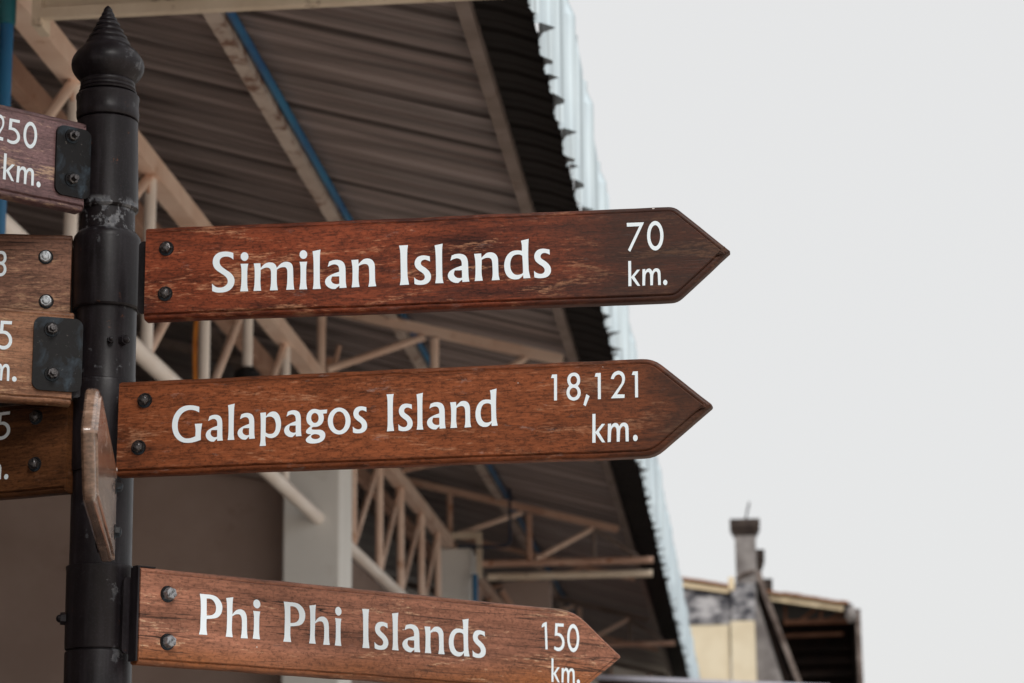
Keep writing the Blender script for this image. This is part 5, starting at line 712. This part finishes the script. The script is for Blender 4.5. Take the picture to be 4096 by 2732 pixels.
# orange strap and black fitting on the long truss
bm = bmesh.new()
pts = [(-2.052 + 0.004 * math.sin(i * 1.3), 8.98, 3.45 + i * 0.085) for i in range(10)]
for p, q in zip(pts, pts[1:]):
    beam(bm, p, q, 0.017, 0.004, (0, 1, 0))
tag(obj('hanging_strap', bm, ORANGE), 'orange strap hanging straight down between the white truss tubes', 'strap')
fit = tag(empty('black_fitting', (-2.1, 10.2, 3.90)), 'rounded black fitting on a white truss tube just above the second sign', 'fitting')
bm = bmesh.new()
lathe(bm, [(0.0, 0.06), (0.02, 0.058), (0.042, 0.048), (0.058, 0.032), (0.064, 0.010)], 24); obj('body', bm, PLASTIC, fit, True)
bm = bmesh.new(); lathe(bm, [(-0.10, 0.03), (0.0, 0.03)], 16); obj('stem', bm, PLASTIC, fit, True)
bm = bmesh.new(); beam(bm, (-2.03, 13.0, 4.18), (-1.98, 13.0, 4.05), 0.05, 0.05)
bm.free()

# ---------------------------------------------------------------- small canopy beyond the hall
can = tag(empty('low_canopy', (-0.3, 20.0, 0)), 'low canopy with a thin lilac grey edge and red oxide underside below the old house', 'canopy')
def cobj(name, bm, m):
    o = obj(name, bm, m, can); o.matrix_parent_inverse = Matrix.Translation((0.3, -20.0, 0)); return o
bm = bmesh.new()
beam(bm, (-1.15, 20.0, 3.515), (0.75, 20.0, 3.400), 0.05, 0.035)
cobj('edge_strip', bm, LILAC)
bm = bmesh.new()
v = [bm.verts.new(p) for p in ((-1.15, 20.03, 3.500), (0.75, 20.03, 3.385), (0.75, 22.4, 3.385), (-1.15, 22.4, 3.500))]
w = [bm.verts.new(q.co - Vector((0, 0, 0.02))) for q in v]
bm.faces.new(v); bm.faces.new(w[::-1])
for i in range(4): bm.faces.new((v[i], w[i], w[(i + 1) % 4], v[(i + 1) % 4]))
cobj('roof_sheet', bm, DARKRED)
for x in (-1.05, 0.65):
    for y in (20.15, 22.25):
        bm = bmesh.new(); tube(bm, [(x, y, 0), (x, y, 3.497 - (x + 1.15) * 0.0605 - 0.02)], 0.03); cobj('post', bm, DARKRED)

# ---------------------------------------------------------------- old house far behind
house = tag(empty('old_house', (0.6, 46.0, 0)), 'old yellow and grey house with a stepped gable and black mould stains far behind', 'building')
def fobj(name, bm, m, smooth=False):
    o = obj(name, bm, m, house, smooth); o.matrix_parent_inverse = Matrix.Translation((-0.6, -46.0, 0)); return o
Yh = 45.0
bm = bmesh.new(); box(bm, -3.2, -0.12, Yh + .15, Yh + 6, 0, 6.86); fobj('wall', bm, YELLOW)
bm = bmesh.new(); prism(bm, [(-3.2, 6.863), (-0.03, 6.863), (-0.03, 7.475), (-3.2, 7.95)], Yh + .13, Yh + 6); fobj('stained_wall', bm, STAINED)
bm = bmesh.new(); box(bm, -0.10, 0.352, Yh, Yh + .5, 0, 6.90, 0.02); fobj('pilaster', bm, YELLOW)
bm = bmesh.new(); box(bm, -0.16, 0.42, Yh - .05, Yh + .1, 5.62, 5.76, 0.01); fobj('pilaster_base', bm, YELLOW)
bm = bmesh.new(); box(bm, -0.06, 0.375, Yh + .02, Yh + .6, 6.903, 7.60); fobj('stained_wall', bm, STAINED)
bm = bmesh.new(); box(bm, 0.03, 0.42, Yh + .03, Yh + .55, 7.603, 8.56, 0.015); fobj('gable_pillar', bm, GREYWALL)
def cap(x0, x1, z0, z1, flare, y0, y1):
    bm = bmesh.new()
    lo = [bm.verts.new(p) for p in ((x0, y0, z0), (x1, y0, z0), (x1, y1, z0), (x0, y1, z0))]
    mid = [bm.verts.new((p.co.x + (-flare if abs(p.co.x - x0) < 1e-4 else flare), p.co.y + (-flare if abs(p.co.y - y0) < 1e-4 else flare), z0 + (z1 - z0) * .55)) for p in lo]
    hi = [bm.verts.new((p.co.x, p.co.y, z1)) for p in mid]
    for A, B in ((lo, mid), (mid, hi)):
        for i in range(4): bm.faces.new((A[i], A[(i + 1) % 4], B[(i + 1) % 4], B[i]))
    bm.faces.new(lo[::-1]); bm.faces.new(hi)
    return bm
fobj('pillar_cap', cap(0.03, 0.42, 8.50, 8.80, 0.085, Yh + .02, Yh + .56), DARKCAP)
bm = bmesh.new(); tube(bm, [(0.235, Yh + .3, 8.77), (0.27, Yh + .3, 8.95), (0.325, Yh + .3, 9.17)], 0.018, 8); fobj('lightning_rod', bm, PLASTIC, True)
for (x0, x1, zt, yy) in ((0.36, 0.545, 8.34, 1.0), (0.46, 0.685, 7.86, 1.6)):
    bm = bmesh.new(); box(bm, x0 - 0.02, x1 - .03, Yh + yy, Yh + yy + .5, 6.5, zt - .24); fobj('gable_step', bm, GREYWALL)
    fobj('step_cap', cap(x0 - .01, x1 - .03, zt - .36, zt + .02, 0.07, Yh + yy - .02, Yh + yy + .52), DARKCAP)
bm = bmesh.new(); prism(bm, [(0.352, 0), (1.9, 0), (1.9, 3.2), (0.84, 5.74), (0.39, 7.38), (0.352, 7.38)], Yh + .12, Yh + .5); fobj('gable_wall', bm, GREYWALL)
bm = bmesh.new(); prism(bm, [(0.40, 7.74), (0.42, 7.30), (1.10, 4.9), (1.22, 4.9), (0.60, 7.2), (0.47, 7.74)], Yh + .25, Yh + .48); fobj('gable_recess', bm, DARKWOOD)
bm = bmesh.new(); prism(bm, [(0.43, 7.86), (0.50, 7.80), (0.60, 7.43), (0.72, 7.05), (1.20, 5.66), (1.55, 4.6), (1.45, 4.6), (1.11, 5.66), (0.63, 7.05), (0.50, 7.43), (0.40, 7.74)], Yh + .0, Yh + .46); fobj('raking_coping', bm, COPING)
bm = bmesh.new(); tube(bm, [(0.03, Yh + .06, 7.66), (0.16, Yh + .0, 7.76), (0.38, Yh + .0, 7.83)], 0.035, 8); fobj('moulding', bm, COPING, True)
# left eave
bm = bmesh.new(); beam(bm, (-3.2, Yh + .1, 7.71 + .28), (-0.10, Yh + .1, 7.475), 0.12, 0.10); fobj('eave_board', bm, CREAMBOARD)
def tiles(x0, z0, x1, z1, y, count):
    bm = bmesh.new()
    beam(bm, (0, y - .1, 0), ((x1 - x0) / count * .985, y - .1, (z1 - z0) / count * .985), 0.42, 0.045)
    base = fobj('roof_tile', bm, TILE)
    base.location = (x0, 0, z0)
    for i in range(1, count):
        t = shared('roof_tile', base, house, (x0 + (x1 - x0) * i / count, random.uniform(-.02, .02), z0 + (z1 - z0) * i / count + random.uniform(-.012, .012)))
        t.matrix_parent_inverse = Matrix.Translation((-0.6, -46.0, 0))
tiles(-3.2, 8.07, -0.08, 7.565, Yh + .3, 14)
bm = bmesh.new(); box(bm, -0.115, -0.005, Yh - .02, Yh + .25, 7.47, 7.72, 0.02); fobj('eave_end', bm, CREAMBOARD)
# right wing: tiled slope over a dark open timber room
tiles(0.54, 7.46, 2.10, 7.195, Yh + .35, 9)
bm = bmesh.new(); beam(bm, (0.58, Yh + .2, 7.362), (2.00, Yh + .2, 7.125), 0.12, 0.125); fobj('eave_board', bm, CREAMBOARD)
bm = bmesh.new(); box(bm, 2.02, 2.16, Yh + .1, Yh + .5, 7.06, 7.185); fobj('eave_end', bm, DARKWOOD)
bm = bmesh.new()
v = [bm.verts.new(p) for p in ((0.6, Yh + .5, 7.40), (2.3, Yh + .5, 7.10), (2.3, Yh + 4, 7.10), (0.6, Yh + 4, 7.40))]
bm.faces.new(v); fobj('roof_deck', bm, DARKWOOD)
bm = bmesh.new(); box(bm, 0.5, 2.28, Yh + 1.6, Yh + 1.8, 0, 7.08); fobj('room_wall', bm, DARKWOOD)
bm = bmesh.new(); box(bm, 2.20, 2.30, Yh + .1, Yh + 4, 0, 7.05); fobj('room_wall', bm, DARKWOOD)
bm = bmesh.new(); tube(bm, [(0.90, Yh + .6, 6.92), (2.12, Yh + .6, 6.93)], 0.05); fobj('tie_beam', bm, REDWOOD, True)
bm = bmesh.new(); tube(bm, [(0.90, Yh + .9, 6.70), (2.0, Yh + .9, 6.72)], 0.035); fobj('tie_beam', bm, REDWOOD, True)
for a, b in (((0.93, 6.95), (0.93, 7.25)), ((1.20, 6.95), (1.50, 7.16)), ((1.58, 6.95), (1.60, 7.13)), ((1.72, 6.95), (2.02, 7.08))):
    bm = bmesh.new(); tube(bm, [(a[0], Yh + .6, a[1]), (b[0], Yh + .6, b[1])], 0.028, 8); fobj('strut', bm, REDWOOD, True)
for i in range(9):
    z = 6.45 - i * 0.24
    bm = bmesh.new(); box(bm, 0.95, 2.19, Yh + 1.40, Yh + 1.58, z, z + 0.10); fobj('wall_board', bm, DARKWOOD)
bm = bmesh.new(); bmesh.ops.create_icosphere(bm, subdivisions=3, radius=1.0)
for q in bm.verts:
    q.co = Vector((q.co.x * .105, q.co.y * .2, q.co.z * .16)) * (1 + .25 * noise.noise(q.co * 2.2))
o = fobj('plaster_lump', bm, GREYWALL, True); o.location = (2.135, Yh + .05, 6.98)
bm = bmesh.new(); box(bm, 2.205, 2.30, Yh + .0, Yh + .095, 0, 7.08, 0.015); fobj('corner_post', bm, COPING)

# ---------------------------------------------------------------- the signpost
TOPZ = 3.14
def post_axis(z):        # the post leans slightly to the left at the top, and its finial a touch more
    return (-1.0273 - (z - 2.45) * 0.0055 - max(0.0, z - 2.65) * 0.021, 3.83)
K = 0.000727
post = tag(empty('signpost', (post_axis(0)[0], 3.83, 0)), 'black iron signpost with a ringed onion finial and worn paint carrying wooden arrow signs', 'signpost')
def pobj(name, prof, jit=0.0, n=56, m=None):
    bm = bmesh.new(); lathe(bm, prof, n, jit, post_axis)
    o = obj(name, bm, m or BLACK, post, True)
    o.matrix_parent_inverse = Matrix.Translation((-post_axis(0)[0], -3.83, 0))
    return o
def zpx(y): return 3.131 + (y - 14) * (2.4516 - 3.131) / (900 - 14) if y < 900 else 2.4516 + (y - 900) * (1.9856 - 2.4516) / (1550 - 900)
def pf(rows): return [(zpx(y), r * K) for y, r in rows]
# pole: straight tube, seen between the clamps
pobj('pole', [(0.0, 0.0505), (zpx(870), 0.0505), (zpx(868), 0.0500), (zpx(720), 0.0500), (zpx(715), 0.0462), (zpx(486), 0.0462), (zpx(480), 0.0460), (zpx(260), 0.0460)], 0.0003)
# finial: spiral cone, onion, ringed neck
rows = [(226, 52), (222, 66), (219, 67), (216, 62), (213, 64.5), (209, 64.5), (206, 61.5), (203, 63.5), (199, 63.5), (195, 61), (190, 67), (182, 75), (174, 80.5), (166, 83.8), (157, 85), (149, 83.8), (141, 80.5), (132, 75), (124, 68), (117, 60.5)]
step = [(112, 54.5, 53), (96, 44, 45.5), (80, 34.5, 36.5), (65, 26.5, 28.5), (53, 19.5, 21.5), (42, 14, 15.5)]
for (y, rin, rout) in step:
    rows += [(y, rin), (y - 2.5, rout), (y - 7, rout * .985), (y - 11, rin * .93)]
rows += [(31, 9.5), (28, 11), (23, 9.8), (18, 6.5), (14, 2.0)]
pobj('finial', pf(rows), 0.0003, 64)
pobj('collar', pf([(287, 66), (285, 70.5), (282, 72), (268, 73), (264, 72), (240, 72), (236, 73.5), (231, 73.5), (228, 71), (226, 66)]), 0.0004)
pobj('sleeve', pf([(497, 64), (495, 68), (491, 71.5), (487, 71), (296, 70), (291, 70.5), (288, 66)]), 0.0005)
pobj('sleeve', pf([(722, 68), (720, 75), (716, 78), (566, 78), (556, 75.5), (547, 69), (544, 63)]), 0.0005)
pobj('sleeve', pf([(1092, 69), (1090, 73), (1086, 74.5), (886, 74.5), (882, 73), (880, 69)]), 0.0004)
pobj('sleeve', pf([(1496, 70), (1494, 74), (1490, 75), (1316, 75), (1311, 76.5), (1307, 76), (1305, 70)]), 0.0004)
pobj('sleeve', pf([(1900, 70), (1898, 74), (1504, 74.5), (1500, 73.5), (1498, 70)]), 0.0004)
def stud(x, y, z, m=BLACK, r=0.0095):
    bm = bmesh.new()
    bmesh.ops.create_cone(bm, cap_ends=True, segments=6, radius1=r, radius2=r * .9, depth=0.012)
    bmesh.ops.create_uvsphere(bm, u_segments=12, v_segments=6, radius=r * .62, matrix=Matrix.Translation((0, 0, 0.006)))
    o = obj('set_screw', bm, m, post, False)
    ax = post_axis(z); d = Vector((x - ax[0], y - ax[1], 0)).normalized()
    o.rotation_euler = d.to_track_quat('Z', 'Y').to_euler()
    o.location = Vector((x - post_axis(0)[0], y - 3.83, z))
    return o
ax = post_axis(2.53)
stud(ax[0] + 0.040, 3.83 - 0.036, zpx(798)); stud(ax[0] + 0.021, 3.83 - 0.050, zpx(800), r=0.006)
stud(post_axis(2.0)[0] - 0.053, 3.81, zpx(1425), r=0.011)

# ---------------------------------------------------------------- the wooden signs
H = 0.155
def board_outline(L, tip, sgn, round_s, round_t, seed):
    """closed outline (x, z), counter-clockwise for sgn=+1, with slightly worn corners"""
    raw = [((0, -H / 2), 0.003), ((L, -H / 2), round_s), ((L + tip, -0.001 if sgn > 0 else 0.0), round_t), ((L, H / 2), round_s), ((0, H / 2), 0.003)]
    pts = []
    n = len(raw)
    for i, (p, r) in enumerate(raw):
        p = Vector(p); a = Vector(raw[i - 1][0]); b = Vector(raw[(i + 1) % n][0])
        da, db = (a - p).normalized(), (b - p).normalized()
        s, e = p + da * r, p + db * r
        for k in range(5):
            t = k / 4
            pts.append(s * (1 - t) ** 2 + p * 2 * t * (1 - t) + e * t * t)
    dense = []
    for i, p in enumerate(pts):
        q = pts[(i + 1) % len(pts)]
        m = max(1, int((q - p).length / 0.018))
        for k in range(m): dense.append(p.lerp(q, k / m))
    out = []
    for p in dense:
        w = noise.noise(Vector((p.x * 22, p.y * 30, seed * 5))) * 0.0009 + noise.noise(Vector((p.x * 5, p.y * 9, seed * 3))) * 0.0010
        out.append(Vector((p.x * sgn, p.y + w)))
    if sgn < 0: out.reverse()
    return out

def board_mesh(outline, T):
    n = len(outline)
    nor = []
    for i in range(n):
        d1 = (outline[i] - outline[i - 1]).normalized(); d2 = (outline[(i + 1) % n] - outline[i]).normalized()
        n1, n2 = Vector((-d1.y, d1.x)), Vector((-d2.y, d2.x))
        m = n1 + n2
        m = m / max(0.35, m.length_squared / 2) if m.length > 1e-6 else n1
        if abs(outline[i].x) < 0.006: m = Vector((m.x * 0.08, m.y))      # the end by the post is sawn square, without the bead
        nor.append(m)
    # (inset, depth behind the face): back edge, side, rounded arris, bead, step, face
    prof = [(0.003, T), (0.0, T - 0.003), (0.0, 0.0095), (0.0008, 0.0065), (0.0026, 0.0042), (0.0052, 0.0032), (0.0078, 0.0034), (0.0088, 0.0040), (0.0095, 0.0012), (0.0108, 0.0)]
    bm = bmesh.new()
    rings = [[bm.verts.new((outline[i].x + nor[i].x * ins, dep, outline[i].y + nor[i].y * ins)) for i in range(n)] for ins, dep in prof]
    for A, B in zip(rings, rings[1:]):
        for i in range(n):
            bm.faces.new((A[i], A[(i + 1) % n], B[(i + 1) % n], B[i]))
    for ring in (rings[0], rings[-1]):
        co = [Vector((v.co.x, v.co.z, 0)) for v in ring]
        for t in tessellate_polygon([co]):
            bm.faces.new([ring[i] for i in t])
    return bm

def glyph_bm(ch, w, h):
    loops = [[Vector((x * w, y * h, 0)) for x, y in lp] for lp in GLYPHS[ch]]
    bm = bmesh.new()
    allv = [bm.verts.new((p.x, 0, p.y)) for lp in loops for p in lp]
    if ch == 'i':
        k = len(loops[0])
        for off, lp in ((0, [loops[0]]), (k, [loops[1]])):
            for t in tessellate_polygon(lp):
                bm.faces.new([allv[off + i] for i in t])
    else:
        for t in tessellate_polygon(loops):
            bm.faces.new([allv[i] for i in t])
    bmesh.ops.recalc_face_normals(bm, faces=bm.faces[:])
    return bm

glyph_cache = {}
def letter(ch, x, z, w, h, parent):
    me = glyph_cache.get(ch)
    if me is None:
        bm = glyph_bm(ch, 1.0, 1.0)
        bm.normal_update()
        for f in bm.faces:
            if f.normal.y > 0: f.normal_flip()
        me = bpy.data.meshes.new('letter'); bm.to_mesh(me); bm.free()
        me.materials.append(VINYL)
        glyph_cache[ch] = me
    o = bpy.data.objects.new('letter', me)
    o.location = (x, -0.0006, z)
    o.scale = (w, 1, h)
    return link(o, parent)

def hex_bolt(parent, x, z, m, r=0.0098, y=0.0, kind='hex', rot=0.0):
    """bolt head (hex), plain round head, or a nut with the thread end standing out of it, over a dark washer"""
    bm = bmesh.new()
    hh = {'hex': 0.0075, 'tall': 0.0125, 'round': 0.006, 'nut': 0.008}[kind]
    ns = 20 if kind == 'round' else 6
    bmesh.ops.create_cone(bm, cap_ends=True, segments=ns, radius1=r * 1.02, radius2=r * .98, depth=hh, matrix=Matrix.Translation((0, 0, hh / 2 + .0018)))
    top = [e for e in bm.edges if all(v.co.z > hh * .9 for v in e.verts)]
    bmesh.ops.bevel(bm, geom=top, offset=r * .22, segments=3, affect='EDGES', profile=0.6)
    if kind == 'nut':
        bmesh.ops.create_cone(bm, cap_ends=True, segments=14, radius1=r * .58, radius2=r * .5, depth=0.012, matrix=Matrix.Translation((0, 0, hh + .005)))
    elif kind in ('hex', 'round'):
        bmesh.ops.create_uvsphere(bm, u_segments=14, v_segments=8, radius=r * .72, matrix=Matrix.Translation((0, 0, hh + .0018)) @ Matrix.Diagonal((1, 1, .35, 1)))
    for v in bm.verts: v.co += Vector((noise.noise(v.co * 300), noise.noise(v.co * 300 + Vector((5, 0, 0))), 0)) * 0.0005
    bmesh.ops.rotate(bm, verts=bm.verts[:], matrix=Matrix.Rotation(rot, 3, 'Z'))
    bmesh.ops.rotate(bm, verts=bm.verts[:], matrix=Matrix.Rotation(math.pi / 2, 3, 'X'))
    o = obj('bolt', bm, m, parent, True)
    o.location = (x, y, z)
    bm = bmesh.new()
    bmesh.ops.create_cone(bm, cap_ends=True, segments=22, radius1=r * 1.36, radius2=r * 1.28, depth=0.0018, matrix=Matrix.Rotation(math.pi / 2, 4, 'X') @ Matrix.Translation((0, 0, 0.0009)))
    w = obj('washer', bm, PLATE, o)
    return o

def rounded_plate(bm, x0, x1, z0, z1, r, y0, y1, left_round=True):
    poly = []
    for cx, cz, a0 in ((x1 - r, z0 + r, -90), (x1 - r, z1 - r, 0), (x0 + r, z1 - r, 90), (x0 + r, z0 + r, 180)):
        for k in range(6):
            a = math.radians(a0 + 18 * k)
            poly.append((cx + r * math.cos(a), cz + r * math.sin(a)))
    prism(bm, poly, y0, y1)

SIGNS = [
    # key, origin, heading of the local x axis, tilt, length, tip, direction, wood, thickness, bolt look, front plate, label
    ('S1', (-0.9404, 3.7313, 2.6258), -0.0164, 0.0006, 0.8643, 0.0864, 1, W1, 0.028, (BOLT_DARK, 'hex'), None,
     'red brown wooden arrow sign reading Similan Islands 70 km.'),
    ('S2', (-0.9827, 3.7478, 2.3735), -0.0958, -0.0078, 0.870, 0.0926, 1, W2, 0.028, (BOLT_DARK, 'hex'), None,
     'brown wooden arrow sign reading Galapagos Island 18,121 km.'),
    ('S3', (-0.9457, 3.7767, 2.0749), 0.7782, -0.0058, 0.9209, 0.114, 1, W3, 0.024, (BOLT_GREY, 'tall'), None,
     'pale cracked wooden arrow sign reading Phi Phi Islands 150 km.'),
    ('L1', (-1.058, 3.78, 2.8271), 3.942 - math.pi, 0.0, 0.87, 0.09, -1, W4, 0.028, (BOLT_DARK, 'nut'), (-0.058, 0.008, -0.058, 0.062),
     'mauve brown wooden sign reading 250 km. with black plate, beside the ringed finial'),
    ('L2', (-1.0818, 3.80, 2.6387), 3.3599 - math.pi, 0.0, 0.87, 0.09, -1, W5, 0.028, (BOLT_PALE, 'round'), None,
     'grey tan wooden sign with two pale bolts, its lower edge hidden by another sign'),
    ('L3', (-1.0596, 3.75, 2.4926), 3.5985 - math.pi, 0.0, 0.87, 0.09, -1, W6, 0.028, (BOLT_DARK, 'nut'), (-0.066, 0.014, -0.058, 0.064),
     'light tan wooden sign ending in 5 with a black rounded plate over its end'),
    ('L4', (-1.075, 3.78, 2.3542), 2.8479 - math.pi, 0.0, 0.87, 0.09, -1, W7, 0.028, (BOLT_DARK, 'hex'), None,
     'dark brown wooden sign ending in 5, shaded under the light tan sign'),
    ('E', (-0.9640, 3.6839, 2.2227), -1.3554 - math.pi, 0.0, 0.582, 0.092, -1, W8, 0.021, (PLATE, 'hex'), None,
     'wooden arrow sign seen edge on, its point turned towards the viewer below the plates'),
]
BOLTS = {'S1': [(0.0356, 0.0401), (0.0352, -0.0361)], 'S2': [(0.0449, 0.0432), (0.0372, -0.0336)], 'S3': [(0.0511, 0.0369), (0.0528, -0.0400)],
         'L1': [(-0.0307, 0.0452), (-0.0288, -0.0295)], 'L2': [(-0.0426, 0.0372), (-0.0393, -0.0390)], 'L3': [(-0.0376, 0.0432), (-0.0344, -0.0306)],
         'L4': [(-0.0593, 0.0512), (-0.0585, -0.0272)], 'E': [(-0.045, 0.036), (-0.045, -0.036)]}
for si, (key, org, head, tilt, L, tip, sgn, wd, T, (bmat, bkind), plate, label) in enumerate(SIGNS):
    root = empty('direction_sign', org)
    tag(root, label, 'sign', 'wooden arrow signs on the signpost')
    root.rotation_euler = (0, -tilt, head)
    rs = {'S1': 0.010, 'S2': 0.018, 'S3': 0.034}.get(key, 0.02)
    rtip = {'S1': 0.002, 'S2': 0.006, 'S3': 0.006}.get(key, 0.008)
    obj('board', board_mesh(board_outline(L, tip, sgn, rs, rtip, si + 1.5), T), wd, root, True)
    for ch, x, z, w, h in LETTERS.get(key, []):
        letter(ch, x, z, w, h, root)
    py = -0.005 if plate else 0.0
    for bi, (x, z) in enumerate(BOLTS[key]):
        hex_bolt(root, x, z, bmat, 0.0092 if key != 'S3' else 0.0100, py, bkind, rot=0.4 + bi * 0.7 + si)
    # steel strap behind the board, running back to the clamp round the post
    bm = bmesh.new()
    e = {'S1': 0.018, 'S2': 0.012, 'S3': 0.016}.get(key, 0.02)
    if sgn > 0: rounded_plate(bm, -e, 0.075, -0.060, 0.062, 0.008, T + 0.0005, T + 0.0065)
    else: rounded_plate(bm, -0.075, e, -0.060, 0.062, 0.008, T + 0.0005, T + 0.0065)
    obj('bracket', bm, BLACK, root)
    if plate:
        bm = bmesh.new(); rounded_plate(bm, plate[0], plate[1], plate[2], plate[3], 0.014, -0.005, -0.0004)
        obj('front_plate', bm, PLATE, root)
    if key == 'S3':        # black end cap painted over the end grain
        bm = bmesh.new(); box(bm, -0.004, -0.0008, 0.001, T, -0.073, 0.0775)
        box(bm, -0.004, 0.030, 0.004, 0.018, 0.0775, 0.0795)
        obj('end_plate', bm, BLACK, root)
